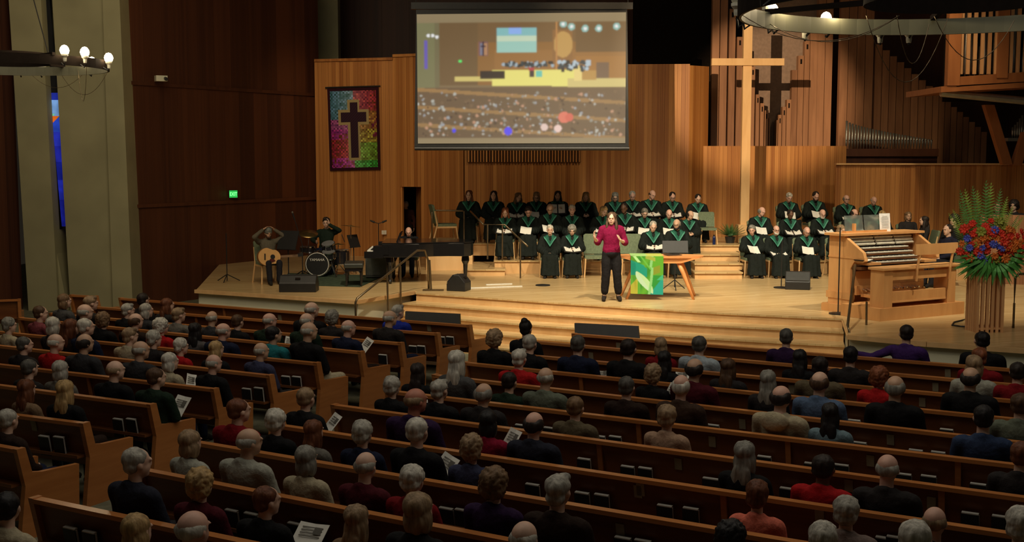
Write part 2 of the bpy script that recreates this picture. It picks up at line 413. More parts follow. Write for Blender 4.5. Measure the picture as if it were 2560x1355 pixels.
# stained glass: column of separate panes, top ones coloured near-black as unlit, then sky blue, then deep blue
m, t, b = nt('stained_glass')
oi = N(t, 'ShaderNodeObjectInfo'); n_ = N(t, 'ShaderNodeTexNoise'); n_.inputs['Scale'].default_value = 5
tcn = N(t, 'ShaderNodeTexCoord'); L(t, tcn, 'Object', n_, 'Vector')
sc_ = N(t, 'ShaderNodeVectorMath', operation='SCALE'); L(t, oi, 'Color', sc_, 0); L(t, n_, 'Fac', sc_, 3)
L(t, sc_, 0, b, 'Emission Color'); b.inputs['Emission Strength'].default_value = .6
L(t, oi, 'Color', b, 'Base Color'); b.inputs['Roughness'].default_value = .2
SG = m
win = empty('window_1', pp(120, 560), kind='structure')
def glasspane(poly, col, Y=YP + .3):
    pts = [ony(x, y, Y) - win.location for x, y in poly]
    o = MB().prism(pts, (0, .03, 0)).obj('pane', SG, win, color=col)
def sx(y, s): # slit edges by height
    return (99 if s == 0 else 124) + (y) * .091 + (4 if s == 0 else 0)
ys = [-60, 25, 95, 160, 232]
for a_, b_ in zip(ys, ys[1:]): glasspane([(sx(a_,0), a_), (sx(b_,0), b_), (sx(b_,1), b_), (sx(a_,1), a_)], (.006, .006, .006))
cols = [((.02, .04, .5), 232, 250), ((.30, .62, 1.3), 250, 290), ((.03, .05, .75), 330, 365), ((.02, .03, .55), 365, 405), ((.01, .02, .4), 405, 450), ((.02, .035, .6), 450, 500), ((.012, .02, .42), 500, 566)]
for c_, a_, b_ in cols: glasspane([(sx(a_,0), a_), (sx(b_,0), b_), (sx(b_,1)-1, b_), (sx(a_,1)-1, a_)], c_)
glasspane([(sx(290,0), 290), (sx(308,0), 308), (sx(276,1)-2, 290)], (1.2, .25, .02))
glasspane([(sx(290,0)-1, 286), (sx(290,0)+8, 284), (sx(290,0)+3, 291)], (.5, .9, .05))
glasspane([(sx(308,0), 308), (sx(330,0), 330), (sx(330,1)-1, 330), (sx(290,1)-1, 290)], (.03, .10, .9))
# wood wall left of the pier
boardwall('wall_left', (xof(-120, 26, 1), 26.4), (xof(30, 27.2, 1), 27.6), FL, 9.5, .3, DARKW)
# projector on wall
o = empty('wall_camera', ony(400, 197, 28.3), .5, 'small pale box camera fixed high on the dark wood side wall', 'camera')
MB().box((0, -.1, 0), (.26, .2, .13)).obj('housing', PLAST, o); MB().cyl((.08, -.2, 0), (.08, -.3, -.02), .04).obj('lens', BLACK, o); MB().box((0, .06, .05), (.05, .25, .04)).obj('bracket', BLACK, o)
# ---- louvre grille under the screen
gx0, gx1 = xof(1168, 31.4, 2.7), xof(1452, 31.4, 2.7); gz0, gz1 = zof(405, 31.4), zof(360, 31.4)
gr = empty('vent_grille', ((gx0+gx1)/2, 31.42, gz0), 0, 'long slatted dark vent grille in the wood wall below the screen', 'vent')
MB().box((0, .03, (gz1-gz0)/2), (gx1-gx0, .04, gz1-gz0)).obj('backing', DARK, gr)
sl = MB().box((0, 0, 0), (.045, .06, gz1-gz0)).mesh('slat'); sl.materials.append(WALLW)
for i in range(38):
    mob('slat', sl, None, gr, Matrix.Translation((-(gx1-gx0)/2 + (i+.5)*(gx1-gx0)/38, -.03, (gz1-gz0)/2)))
# ============================================================ SCREEN with live picture (what the projector throws)
def grid_picture(name, corners, nx, ny, fn, mat, parent, blur=0):
    # corners: TL, TR, BR, BL ; fn(u,v) -> linear rgb, v down
    tl, tr, br, bl = [V(c) for c in corners]
    vs, fs, cols = [], [], []
    for j in range(ny + 1):
        for i in range(nx + 1):
            u, v = i / nx, j / ny
            vs.append((tl * (1-u) + tr * u) * (1-v) + (bl * (1-u) + br * u) * v)
    for j in range(ny):
        for i in range(nx):
            a = j * (nx+1) + i; fs.append((a, a + nx + 1, a + nx + 2, a + 1)); cols.append(fn((i + .5)/nx, (j + .5)/ny))
    if blur:
        import numpy as np
        a = np.array(cols).reshape(ny, nx, 3)
        for _ in range(blur):
            p = np.pad(a, ((1,1),(1,1),(0,0)), 'edge'); a = (p[1:-1,1:-1]*2 + p[:-2,1:-1] + p[2:,1:-1] + p[1:-1,:-2] + p[1:-1,2:]) / 6
        cols = [tuple(float(x) for x in q) for q in a.reshape(-1, 3)]
    me = bpy.data.meshes.new(name); me.from_pydata([tuple(p) for p in vs], [], fs)
    ca = me.color_attributes.new('Col', 'FLOAT_COLOR', 'CORNER')
    flat = []
    for c in cols: flat += list((*c, 1)) * 4
    ca.data.foreach_set('color', flat)
    return mob(name, me, mat, parent)
def lin(r, g_, b_):
    f_ = lambda c: ((c/255 + .055) / 1.055) ** 2.4 if c > 10 else c / 255 / 12.92
    return (f_(r), f_(g_), f_(b_))
rnd = random.Random(3)
dots = [(rnd.random(), .60 + .34 * rnd.random()**.8, (.0025 + .006*rnd.random()), rnd.choice([(190,190,180),(150,150,140),(200,150,120),(120,95,70),(70,50,40),(160,165,170)])) for _ in range(330)]
dots += [(.435, .905, .020, (70,60,255)), (.175, .90, .009, (70,60,255)), (.61, .875, .018, (240,210,200)), (.675, .885, .018, (250,215,205)), (.705, .80, .028, (235,120,100)), (.73, .80, .02, (225,100,85))]
chd = [(.41 + .25 * rnd.random(), .375 + .03 * rnd.random(), .008, rnd.choice([(20,30,40),(40,60,70),(170,190,200)])) for _ in range(60)] + [(.68 + .15 * rnd.random(), .37 + .07*rnd.random(), .009, rnd.choice([(20,30,40),(40,60,70),(190,210,220)])) for _ in range(50)]
def scr(u, v):
    asp = .63
    c = (132, 110, 78)
    if v < .07 or v > .955: c = (150, 132, 98)
    else:
        if u < .105:
            c = (128, 126, 88)
            if .035 < u < .05 and .2 < v < .42: c = (110, 95, 190)
            if .085 < u: c = (120, 112, 80)
        elif v < .55:
            c = (116, 90, 58)
            if u > .29: c = (125, 95, 60) if v < .22 else (150, 105, 55)
            if u > .37 and v > .28: c = (160, 112, 60)
            if .65 < u < .745 and .13 < v < .42:
                d_ = ((u-.70)/.045)**2 + ((v-.24)/.10)**2
                c = (205, 160, 90) if d_ < 1 else (150, 105, 60)
            if u > .76 and v < .3: c = (115, 88, 56)
            if u > .76 and v > .33: c = (170, 118, 60)
            if .295 < u < .34 and .215 < v < .325:
                c = (130, 90, 90)
                if .3 < u < .335 and .225 < v < .315: c = (190, 140, 100) if u > .318 else (130, 130, 150)
                if abs(u-.318) < .004 or (abs(v-.25) < .008 and abs(u-.318) < .011): c = (50, 35, 60)
            if .38 < u < .572 and .11 < v < .30:
                c = (165, 215, 200)
                if v < .17: c = (140, 200, 200)
                if .17 < v < .215: c = (210, 230, 200)
                if .44 < u < .5 and v < .16: c = (150, 190, 255)
            if .665 < u < .672 and .05 < v < .5: c = (200, 140, 80)
            if .2 < u < .215 and .355 < v < .375: c = (90, 255, 120)
        # stage
        yl = .43 + .03 * (1 if u < .28 else 0)
        if u > .18 and .48 < v < .52 and u < .40: c = (225, 205, 120)
        if u > .36 and .43 < v < .565 - .02*(1-u) and u < .78: c = (250, 240, 130)
        if .72 < u and .5 < v < .565: c = (225, 205, 130)
        if .75 < u < .79 and .40 < v < .52: c = (250, 225, 140)
        if .79 < u < .86 and .44 < v < .51: c = (195, 150, 80)
        if .86 < u < .92 and .38 < v < .5: c = (120, 95, 75)
        if v > .565:
            w_ = math.sin((v * 46 + u * -5)) 
            c = (106, 84, 62) if w_ < .8 else (160, 122, 75)
            c = tuple(int(a * (1.04 - .15 * (v - .5))) for a in c)
        if .30 < u < .42 and .44 < v < .5: c = (35, 28, 30)
        if .535 < u < .56 and .38 < v < .44: c = (190, 60, 70)
        if .54 < u < .56 and .44 < v < .49: c = (60, 45, 55)
        if .57 < u < .60 and .44 < v < .485: c = (110, 210, 190)
        for (a, b2, r_, cc) in chd:
            if (u-a)**2 + ((v-b2)*asp)**2 < r_*r_: c = cc
        for (a, b2, r_, cc) in dots:
            if (u-a)**2 + ((v-b2)*asp)**2 < r_*r_: c = cc
        for (a, b2) in ((.055, .165), (.075, .165), (.095, .175), (.74, .105), (.805, .12), (.87, .12), (.955, .105), (.70, .085)):
            dd_ = (u-a)**2 + ((v-b2)*asp)**2
            if dd_ < .00006: c = (255, 255, 255)
            elif dd_ < .0003 and u > .5: c = (150, 200, 190)
    # soft lift: screen washed by room light
    return lin(*[min(255, a * .96 + 4) for a in c])
YS = 26.0
def sp_(x, y, dy=0): return ony(x, y, YS) + V((0, dy, 0))
sc0 = empty('projection_screen', sp_(1303, 370), 0, 'large white projection screen showing a live view of the hall, hung above the choir', 'screen')
org = sc0.location
SCRM = vcol('screen_picture', .80, .9)
grid_picture('picture', [sp_(1042, 36, -.02) - org, sp_(1565, 31, -.02) - org, sp_(1563, 358, -.02) - org, sp_(1045, 359, -.02) - org], 262, 164, scr, SCRM, sc0, 2)
bb = MB().prism([p - org for p in (sp_(1040, 24), sp_(1568, 18), sp_(1572, 372), sp_(1036, 370))], (0, .03, 0)); bb.obj('border', BLACK, sc0)
MB().cyl(sp_(1037, 371) - org, sp_(1573, 371) - org, .045).obj('bottom_bar', BLACK, sc0)
a_, b_ = sp_(1028, 20) - org, sp_(1582, 14) - org
MB().box((a_ + b_)/2 + V((0, .05, .02)), ((b_ - a_).length, .16, .14)).obj('housing', BLACK, sc0)
for px in (1040, 1570):
    p = sp_(px, 10) - org; MB().cyl(p, p + V((0, 0, 4.5)), .008, n=6).obj('suspension_cable', BLACK, sc0)
# ============================================================ BANNER quilt
def hsv(h, s, v):
    import colorsys
    return tuple(c ** 2.0 for c in colorsys.hsv_to_rgb(h % 1, s, v))
rq = random.Random(5); qn = {}
def quilt(u, v):
    if u < .045 or u > .955 or v < .03 or v > .965: return (.035, .008, .016)
    cxh = abs(u - .5); lw = .105; ok = (cxh < .075 and .17 < v < .85) or (abs(v - .355) < .058 and cxh < .245)
    bd = (cxh < .125 and .14 < v < .885) or (abs(v - .355) < .092 and cxh < .295)
    if ok: return (.035, .016, .032) if (int(u*60)+int(v*90)) % 3 else (.055, .025, .04)
    if bd: return (.42, .34, .17)
    ix, iy = int(u * 30), int(v * 46)
    k = (ix, iy)
    if k not in qn: qn[k] = rq.random()
    r_ = qn[k]
    # hue by corner
    tl, tr_, bl_, br_ = (.56, .35), (.97, .65), (.93, .75), (.25, .6)
    if u < .5:
        h = .56 if v < .38 else (.86 if v < .62 else (.97 if v < .85 else .84)); s_ = .55 if v < .5 else .75
        if v > .55 and r_ < .25: h = .06
    else:
        h = .97 if v < .28 else (.08 if v < .5 else (.14 if v < .66 else (.24 if v < .88 else .33))); s_ = .7
        if v < .28 and u > .8 and r_ < .3: h = .05
        if .3 < v < .6 and r_ < .25: h = .95 if u > .85 else .12
    val = .38 + .42 * qn.get(k, .5)
    if (ix + iy) % 2: val *= .72; s_ *= .9
    mid = 1 - min(1, abs(u-.5)*2.2)
    s_ *= (1 - .35 * mid); val = min(1, val + .18 * mid)
    return hsv(h + (r_ - .5) * .05, min(1, s_), val)
YBn = 32.45
def bp_(x, y): 
    Yw = 33.0 + (x - 792) / (985 - 792) * (32.4 - 33.0) - .09
    return ony(x, y, Yw)
bn = empty('quilted_banner', bp_(886, 424), 0, 'rainbow patchwork quilt banner with a dark cross hung on the lit wood wall', 'banner')
QM = vcol('quilt_cloth', 0, .95); org = bn.location
c4 = [bp_(818, 222), bp_(946, 218), bp_(951, 424), bp_(825, 427)]
grid_picture('quilt_face', [c - org for c in c4], 60, 92, quilt, QM, bn)
MB().prism([c - org + V((0, .006, 0)) for c in (c4[0], c4[3], c4[2], c4[1])], (0, .03, 0)).obj('backing', BLACK, bn)
MB().cyl(c4[0] - org + V((-.05, .0, .03)), c4[1] - org + V((.05, .0, .03)), .02).obj('hanging_rod', BLACK, bn)
# ============================================================ STANDING CROSS
YC = 29.6
pt = ony(1869, 28, YC); pb = ony(1861, 566, YC)
cr = empty('timber_cross', (pb.x, YC, .6), 0, 'tall free-standing timber cross with a square foot beside the choir', 'cross')
o_ = cr.location
MB().box(((pt.x-pb.x)*.5, 0, (pt.z - .6)/2), (.21, .16, pt.z - .6)).obj('post', LIGHTW, cr)
al, ar = ony(1777, 156, YC), ony(1957, 156, YC)
MB().box(((al.x+ar.x)/2 - o_.x, -.1, al.z - o_.z), (ar.x - al.x, .14, .17)).obj('crossbeam', LIGHTW, cr)
MB().box((-.02, -.02, .22), (.33, .36, .44)).obj('foot_block', LIGHTW, cr)
# ============================================================ ORGAN
YO = 33.0
def op(px, py, Y=YO): return ony(px, py, Y)
oc = empty('organ_pipe_group', (op(1925, 360).x, YO, 1.5), 0, 'group of square wooden organ pipes stepping down to a V behind the timber cross', 'organ pipes')
org = oc.location
zb = 1.9
pipes = [(1783,1802,-70,0),(1803,1822,-60,0),(1824,1841,22,1),(1843,1858,92,1),(1859,1876,120,0),(1877,1889,166,1),(1890,1900,236,1),(1901,1911,258,1),(1912,1922,276,1),(1923,1926,295,0),
         (1941,1945,300,0),(1946,1955,287,1),(1956,1966,267,1),(1967,1979,249,1),(1980,1995,175,0),(1996,2011,139,1),(2012,2026,102,1),(2027,2047,70,0),(2048,2067,-30,0),(2068,2087,-60,0)]
for (x0, x1, yt, mouth) in pipes:
    a_, b_ = op(x0, yt), op(x1, yt); wd = b_.x - a_.x - .012
    bb = MB(); bb.box(((a_.x+b_.x)/2 - org.x, .12, (a_.z + zb)/2 - org.z), (wd, .22, a_.z - zb))
    p = bb.obj('organ_pipe', PIPEW, oc)
    if mouth:
        MB().box(((a_.x+b_.x)/2 - org.x, .005, a_.z - .16 - org.z), (wd*.3, .02, .13)).obj('mouth', DARK, p)
# lit backing board behind that group
a_, b_ = op(1860, -60, YO + .6), op(2050, 365, YO + .6)
o = MB().box(((a_.x+b_.x)/2, YO + .65, (a_.z+1.5)/2), (b_.x-a_.x, .1, a_.z-1.5)).obj('wall_organ', plain('backing_panel', (.30, .20, .14), .8)); o['kind'] = 'structure'
o = MB().box((op(1700, 0).x+.2, YO+1.6, 4), (2.6, .2, 8)).obj('wall_organ', DARK); o['kind'] = 'structure'
# diagonal rank
od = empty('organ_pipe_group', (op(2280, 360, 32.6).x, 32.6, 1.5), 0, 'long rank of dark wooden organ pipes with tops stepping down to the right', 'organ pipes')
org = od.location; x = 2105
k = 0
while x < 2460:
    wpx = 21 if x < 2180 else (18 if x < 2330 else 15)
    yt = -60 if x < 2170 else 95 + (x - 2170) * .83
    if x < 2170: yt = -60 + (x - 2105) * .4
    a_, b_ = op(x, yt, 32.6), op(x + wpx, yt, 32.6)
    MB().box(((a_.x+b_.x)/2 - org.x, .1, (a_.z + zb)/2 - org.z), (b_.x-a_.x-.012, .2, a_.z - zb)).obj('organ_pipe', PIPEW, od)
    x += wpx; k += 1
o = MB().box((op(2300, 0).x, YO+1.5, 4), (5.2, .15, 8)).obj('wall_organ', DARKW); o['kind'] = 'structure'
# metal rank
om = empty('organ_pipe_rank', (op(2220, 370, 31.9).x, 31.9, zof(372, 31.9)), 0, 'low rank of thin silver metal organ pipes above the right choir wall', 'organ pipes')
org = om.location
x = 2117
while x < 2336:
    k = (x - 2117) / 219; top = 302 + 48 * (k ** .7) if k < .98 else 352
    a_ = op(x, top, 31.9); r_ = .030
    me = MB().lathe([(.008, 0), (r_*.9, .16), (r_, .2), (r_, a_.z - org.z)], n=10)
    p = me.obj('pipe', SILVER, om, True); p.location = (a_.x - org.x, 0, 0); 
    MB().box((0, -r_, .22), (.022, .010, .025)).obj('mouth', DARK, p)
    x += 7.3
MB().box(((op(2225,370,31.9).x - org.x), 0, -.1), ((2345-2112)/3000*31.9, .3, .2)).obj('wind_chest', DARKW, om)
MB().box(((op(2225,370,31.9).x - org.x), .05, -.2 - (org.z-.2)/2), ((2345-2112)/3000*31.9, .2, org.z - .2)).obj('chest_support', DARKW, om)
# more metal pipes inside gallery right
og = empty('organ_pipe_rank', (op(2545, 345, 30).x, 30, zof(345, 30)), 0, 'small bright metal organ pipes at the far right edge under the gallery', 'organ pipes')
for i, (x, top) in enumerate([(2532,318),(2538,312),(2544,305),(2550,296),(2556,288),(2562,294),(2568,300)]):
    a_ = op(x, top, 30); p = MB().lathe([(.006, 0), (.024, .1), (.026, a_.z - og.location.z)], n=10).obj('pipe', SILVER, og, True); p.location.x = a_.x - og.location.x
MB().box((.15, 0, -.04), (.9, .25, .08)).obj('wind_chest', SILVER, og)
# hanging gallery case with slats
YG = 27.0
def gq(x, y, Y=YG): return ony(x, y, Y)
ga = empty('organ_gallery', (gq(2480, 225).x, YG, gq(2480, 225).z), 0, 'projecting timber organ gallery with an open slatted front at top right', 'gallery')
org = ga.location
def gb(name, x0, y0, x1, y1, dy, dep, mat=LIGHTW):
    a_, b_ = gq(x0, y0), gq(x1, y1); MB().prism([V((a_.x, YG+dy, a_.z))-org, V((b_.x, YG+dy, gq(x1, y0 - (x1-x0)*.0).z))-org, V((b_.x, YG+dy, b_.z))-org, V((a_.x, YG+dy, b_.z))-org], (0, dep, 0)).obj(name, mat, ga)
GW = wood('gallery_wood', (.26, .09, .03), (.38, .145, .05), .45, (5, 5, .8), .3)
gb('corner_post', 2376, -40, 2398, 214, -.03, .2, GW)
gb('corner_post', 2500, -40, 2518, 195, -.03, .2, GW)
a0, a1 = gq(2353, 216), gq(2700, 196)
MB().prism([a0-org, a1-org, a1-org+V((0,0,-.13)), a0-org+V((0,0,-.13))], (0, 2.4, 0)).obj('floor_deck', GW, ga)
a0, a1 = gq(2392, 192), gq(2700, 170)
MB().prism([a0-org, a1-org, a1-org+V((0,0,-.24)), a0-org+V((0,0,-.22))], (0, .12, 0)).obj('bottom_rail', GW, ga)
sl = MB().box((0, 0, 0), (.075, .05, 2.6)).mesh('gallery_slat'); sl.materials.append(SLATW)
for i, x in enumerate([2404, 2421, 2438, 2456, 2474, 2491, 2528, 2546, 2564, 2582]):
    p = gq(x, 185); mob('slat', sl, None, ga, Matrix.Translation(V((p.x, YG + .06, p.z + 1.3)) - org))
for i in range(16):
    p = gq(2400 + i*12, 190, YG + .5); h_ = 1.1 + .5*math.sin(i*1.3)
    q = MB().lathe([(.01, 0), (.04, .1), (.045, h_)], n=8).obj('metal_pipe', SILVER, ga, True); q.location = p - org
MB().box((1.2, 1.4, 1.5), (3.6, .05, 3.4)).obj('back_panel', DARK, ga)
MB().cyl(gq(2352, 232, YG+.3)-org, gq(2560, 252, YG+.3)-org, .09, n=10).obj('duct', SILVER, ga)
# diagonal braces
for (x0, y0, x1, y1, x2) in ((2462, 262, 2508, 412, 24), (2560, 330, 2532, 414, 22)):
    p, q = gq(x0, y0, 28.5), gq(x1, y1, 28.5); wv = V((x2/3000*28.5, 0, 0))
    o = MB().prism([p, p + wv, q + wv, q], (0, .2, 0)).obj('timber_brace', GW)
    tagp(o, 'slanting timber brace under the organ gallery, %s one' % ('left' if x0 < 2500 else 'right-hand'), 'brace', 'gallery braces')
# ============================================================ CHANDELIERS
IVORY = plain('ring_paint', (.15, .15, .105), .6, 0, .3, .1, 3)
BULB = emis('bulb', (1, .80, .50), 34)
CUP = plain('lamp_cup', (.7, .68, .55), .4)
def chandelier(px, py, Y, R, tilt, label, lamps, cables, bs=1.0):
    c = ony(px, py, Y); e = empty('chandelier', c, 0, label, 'chandelier', 'ring chandeliers'); 
    def ring(name, r0, r1, z0, z1, mat):
        bb = MB(); n = 64; q = []
        for i in range(n):
            a = 2*PI*i/n; d = V((math.cos(a), math.sin(a), 0))
            q.append([bb.b.verts.new(d*r0 + V((0,0,z0))), bb.b.verts.new(d*r1 + V((0,0,z0))), bb.b.verts.new(d*r1 + V((0,0,z1))), bb.b.verts.new(d*r0 + V((0,0,z1)))])
        for i in range(n):
            A_, B_ = q[i], q[(i+1) % n]
            for k in range(4): bb.b.faces.new((A_[k], A_[(k+1) % 4], B_[(k+1) % 4], B_[k]))
        return bb.obj(name, mat, e)
    ring('outer_ring', R - .012, R, -.07, .09, DARK); ring('inner_band', R - .035, R - .014, -.07, .09, IVORY)
    ring('hub_ring', R*.42 - .02, R*.42, .02, .2, DARK)
    for i in range(6):
        a = PI*i/3 + .3; MB().box((math.cos(a)*R*.71, math.sin(a)*R*.71, .1), (R*.6, .05, .05), RZ(a)).obj('spoke', DARK, e)
    for i in range(3):
        a = 2*PI*i/3 + .5; MB().cyl((math.cos(a)*R*.42, math.sin(a)*R*.42, .1), (0, 0, 3.2), .01, n=6).obj('suspension_cable', BLACK, e)
    for (ang, on, zz) in lamps:
        a = math.radians(ang); d = V((math.cos(a), math.sin(a), 0)); p = d * (R + .10) + V((0, 0, zz))
        hn = MB().tube([d*R + V((0,0,-.04)), d*(R+.08) + V((0,0,-.09)), p + V((0,0,-.02))], .012, 6).obj('lamp_arm', BLACK, e)
        MB().lathe([(.025, 0), (.03, .03), (.03, .06), (.055, .09), (.055, .12)], p, 12).obj('lamp_cup', CUP, hn)
        bm_ = MB().ell(p + V((0, 0, .12 + .04*bs)), (.052*bs, .052*bs, .062*bs)); bl = bm_.obj('bulb', BULB if on else CUP, hn, True)  # bs enlarges the bulb, its size stands in for the glow around it
        if on:
            ld = bpy.data.lights.new('chandelier_lamp', 'POINT'); ld.energy = on; ld.color = (1, .78, .46); ld.shadow_soft_size = .06
            lo = bpy.data.objects.new('chandelier_lamp', ld); COL.objects.link(lo); lo.location = c + p + V((0, 0, .15)) - d * .16; lo.location.z += .05
    for (a0, a1, r0, r1, sag) in cables:
        a0, a1 = math.radians(a0), math.radians(a1); P0 = V((math.cos(a0)*r0*R, math.sin(a0)*r0*R, 0)); P1 = V((math.cos(a1)*r1*R, math.sin(a1)*r1*R, 0))
        pts = [P0.lerp(P1, t_/14) - V((0, 0, sag*4*(t_/14)*(1-t_/14))) for t_ in range(15)]
        MB().tube(pts, .0045, 5).obj('cable', BRASS, e, True)
    return e
chandelier(18, 163, 21.0, 1.68, 0, 'ring chandelier with dark rim and lit bulbs before the concrete pillar at left',
           [(-38, 14, -.02), (-25, 14, -.02), (-2, 14, -.06), (58, 6, .0), (93, 0, -.06), (105, 0, -.06), (120, 0, 0), (170, 0, 0), (-110, 0, .05)],
           [(80, 20, 1, 1, .45), (60, -20, .9, 1, .6), (100, 60, 1, 1, .3)], 1.45)
chandelier(2395, 14, 10.8, 1.92, 0, 'large ring chandelier with dangling wires at the top right, nearest the camera',
           [(133, 12, .05), (130.5, 12, -.02), (109.5, 10, -.06), (117, 0, -.12), (92, 0, -.14), (83.5, 0, -.14), (152, 0, .02), (147, 0, .02), (200, 0, .1), (240, 0, .1), (290, 0, .1), (30, 0, 0)],
           [(138, 110, 1, .42, .22), (128, 75, .5, .5, .62), (112, 80, .42, .8, .42), (165, 110, 1, .42, .25), (85, 50, .42, .8, .4)], 1.1)
# exit sign
e = empty('exit_sign', ony(583, 485, 30.4), .35, 'glowing green exit sign on the dark wood side wall', 'sign')
MB().box((0, 0, 0), (.22, .06, .20)).obj('housing', BLACK, e)
MB().box((0, -.035, 0), (.20, .01, .18)).obj('panel', emis('exit_green', (.02, .42, .07), 1.0), e)
EXG = emis('exit_letter', (.25, 1, .35), 1.6)
def text(body, size, mat, parent, loc, rot, ext=.004, name='lettering', sx_=1):
    cu = bpy.data.curves.new(name, 'FONT'); cu.body = body; cu.size = size; cu.extrude = ext; cu.align_x = 'CENTER'; cu.align_y = 'CENTER'
    to = bpy.data.objects.new(name, cu); COL.objects.link(to); bpy.context.view_layer.update()
    me = bpy.data.meshes.new_from_object(to.evaluated_get(bpy.context.evaluated_depsgraph_get())); bpy.data.objects.remove(to)
    me.materials.clear()
    o = mob(name, me, mat, parent); o.location = loc; o.rotation_euler = rot; o.scale = (sx_, 1, 1); return o
text('EXIT', .13, EXG, e, (0, -.045, -.005), (PI/2, 0, 0), .003, sx_=.7)
# ============================================================ PEOPLE
def emit(prims):
    bb = MB()
    for p in prims:
        if p[0] == 'c':
            pts = [(V(a[:3]), a[3]) for a in p[1]]
            for (a, ra), (c, rc) in zip(pts, pts[1:]):
                if (a - c).length > 1e-4: bb.cyl(a, c, ra, rc, 12)
            for a, ra in pts: bb.ell(a, (ra, ra, ra), sub=2)
        elif p[0] == 'e': bb.ell(p[1], p[2], p[3] if len(p) > 3 else None, 3)
        elif p[0] == 'l': bb.loft(p[1], 20)
        elif p[0] == 'b': bb.box(p[1], p[2], p[3] if len(p) > 3 else None)
    return bb
def vox(name, prims, vs, smooth=2, nz=None, dec=None, fold=None):
    me = emit(prims).mesh(name + '_src')
    o = bpy.data.objects.new('tmp', me); COL.objects.link(o)
    r = o.modifiers.new('r', 'REMESH'); r.mode = 'VOXEL'; r.voxel_size = vs
    if smooth: s = o.modifiers.new('s', 'SMOOTH'); s.iterations = smooth; s.factor = .5
    bpy.context.view_layer.update()
    dg = bpy.context.evaluated_depsgraph_get()
    m2 = bpy.data.meshes.new_from_object(o.evaluated_get(dg))
    if nz or fold:
        m2.update(); nrm = [v.normal.copy() for v in m2.vertices]
        for v, n in zip(m2.vertices, nrm):
            d = 0
            if nz:
                a, f, zf = nz; q = V((v.co.x*f, v.co.y*f, v.co.z*f*zf)); d += a * noise.noise(q) + a*.5*noise.noise(q*2.3)
            if fold:
                a, f = fold; d += a * math.sin(math.atan2(v.co.x, v.co.y - .1) * f + 2*noise.noise(v.co*4))
            v.co += n * d
    if dec:
        o.modifiers.clear(); old = o.data; o.data = m2
        dm = o.modifiers.new('d', 'DECIMATE'); dm.ratio = dec; bpy.context.view_layer.update()
        m3 = bpy.data.meshes.new_from_object(o.evaluated_get(bpy.context.evaluated_depsgraph_get())); m2 = m3
    bpy.data.objects.remove(o)
    m2.name = name
    for p in m2.polygons: p.use_smooth = True
    m2.materials.clear()
    return m2
def headM(N_, H, yaw=0, pitch=0, roll=0):
    # head frame; H is head centre for neutral, N_ neck pivot
    N_, H = V(N_), V(H)
    R = Matrix.Rotation(-yaw, 4, 'Z') @ Matrix.Rotation(pitch, 4, 'X') @ Matrix.Rotation(roll, 4, 'Y')
    return Matrix.Translation(N_) @ R @ Matrix.Translation(H - N_)
def xf(prims, M):
    R3 = M.to_3x3(); out = []
    for p in prims:
        if p[0] == 'c': out.append(('c', [(*(M @ V(a[:3])), a[3]) for a in p[1]]))
        elif p[0] in 'eb':
            R = p[3] if len(p) > 3 and p[3] else Matrix.Identity(3); out.append((p[0], M @ V(p[1]), p[2], R3 @ R))
    return out
def head_prims():
    return [('e', (0, -.012, .025), (.077, .097, .092)), ('e', (0, .018, -.035), (.064, .072, .075)), ('e', (0, .04, -.085), (.038, .042, .030)),
            ('e', (0, .087, -.012), (.014, .018, .024)), ('e', (0, .092, .022), (.045, .012, .010)),
            ('e', (.079, -.005, -.012), (.010, .020, .030)), ('e', (-.079, -.005, -.012), (.010, .020, .030)),
            ('c', [(0, -.022, -.06, .052), (0, -.03, -.15, .054)])]
def hand_prims(W, d, s, n, curl=.9, sc=1.0):
    # W wrist, d direction, s towards the thumb side, n palm normal (curl direction)
    W, d, s, n = V(W), V(d).normalized(), V(s).normalized(), V(n).normalized(); k = sc
    R = Matrix((s, d, n)).transposed()
    out = [('e', W + d*.045*k, (.036*k, .048*k, .016*k), R), ('c', [(*W, .024*k), (*(W + d*.03*k), .024*k)])]
    for i, (o_, ln) in enumerate(((.027, .068), (.009, .078), (-.009, .072), (-.026, .056))):
        b0 = W + d*.075*k + s*o_*k; a = curl*.45
        p1 = b0 + (d*math.cos(a) + n*math.sin(a)) * ln*.45*k; a2 = curl*1.1
        p2 = p1 + (d*math.cos(a2) + n*math.sin(a2)) * ln*.35*k; a3 = curl*1.6
        p3 = p2 + (d*math.cos(a3) + n*math.sin(a3)) * ln*.25*k
        out.append(('c', [(*(b0 - d*.02*k), .0095*k), (*p1, .0088*k), (*p2, .008*k), (*p3, .007*k)]))
    t0 = W + d*.02*k + s*.028*k; t1 = t0 + (d*.6 + s*.7 + n*.25)*.035*k; t2 = t1 + (d*.85 + s*.25 + n*.4)*.03*k
    out.append(('c', [(*t0, .012*k), (*t1, .010*k), (*t2, .008*k)]))
    return out
def torso(P, N_, k=1.0, extra=0, flare=0):
    P, N_ = V(P), V(N_); rg = []
    for t_, rx, ry in ((-.16, .12, .08), (-.05, .165, .115), (.08, .172, .12), (.28, .150, .108), (.5, .158, .112), (.7, .178, .115), (.84, .185, .105), (.93, .155, .085), (1.0, .085, .066), (1.05, .055, .055)):
        c = P.lerp(N_, t_); c.y += .02 * math.sin(t_ * 3)
        rg.append((c, rx*k + extra + flare*max(0, .5 - t_), ry*k + extra))
    return [('l', rg)]
DEF = dict(P=(0, 0, .53), N=(0, -.06, 1.02), H=(0, -.01, 1.18), S=(.185, -.045, .945), E=(.235, .03, .70), W=(.09, .25, .61),
           G=(.09, .02, .51), K=(.11, .44, .52), A=(.11, .46, .10), T=(.13, .60, .035))
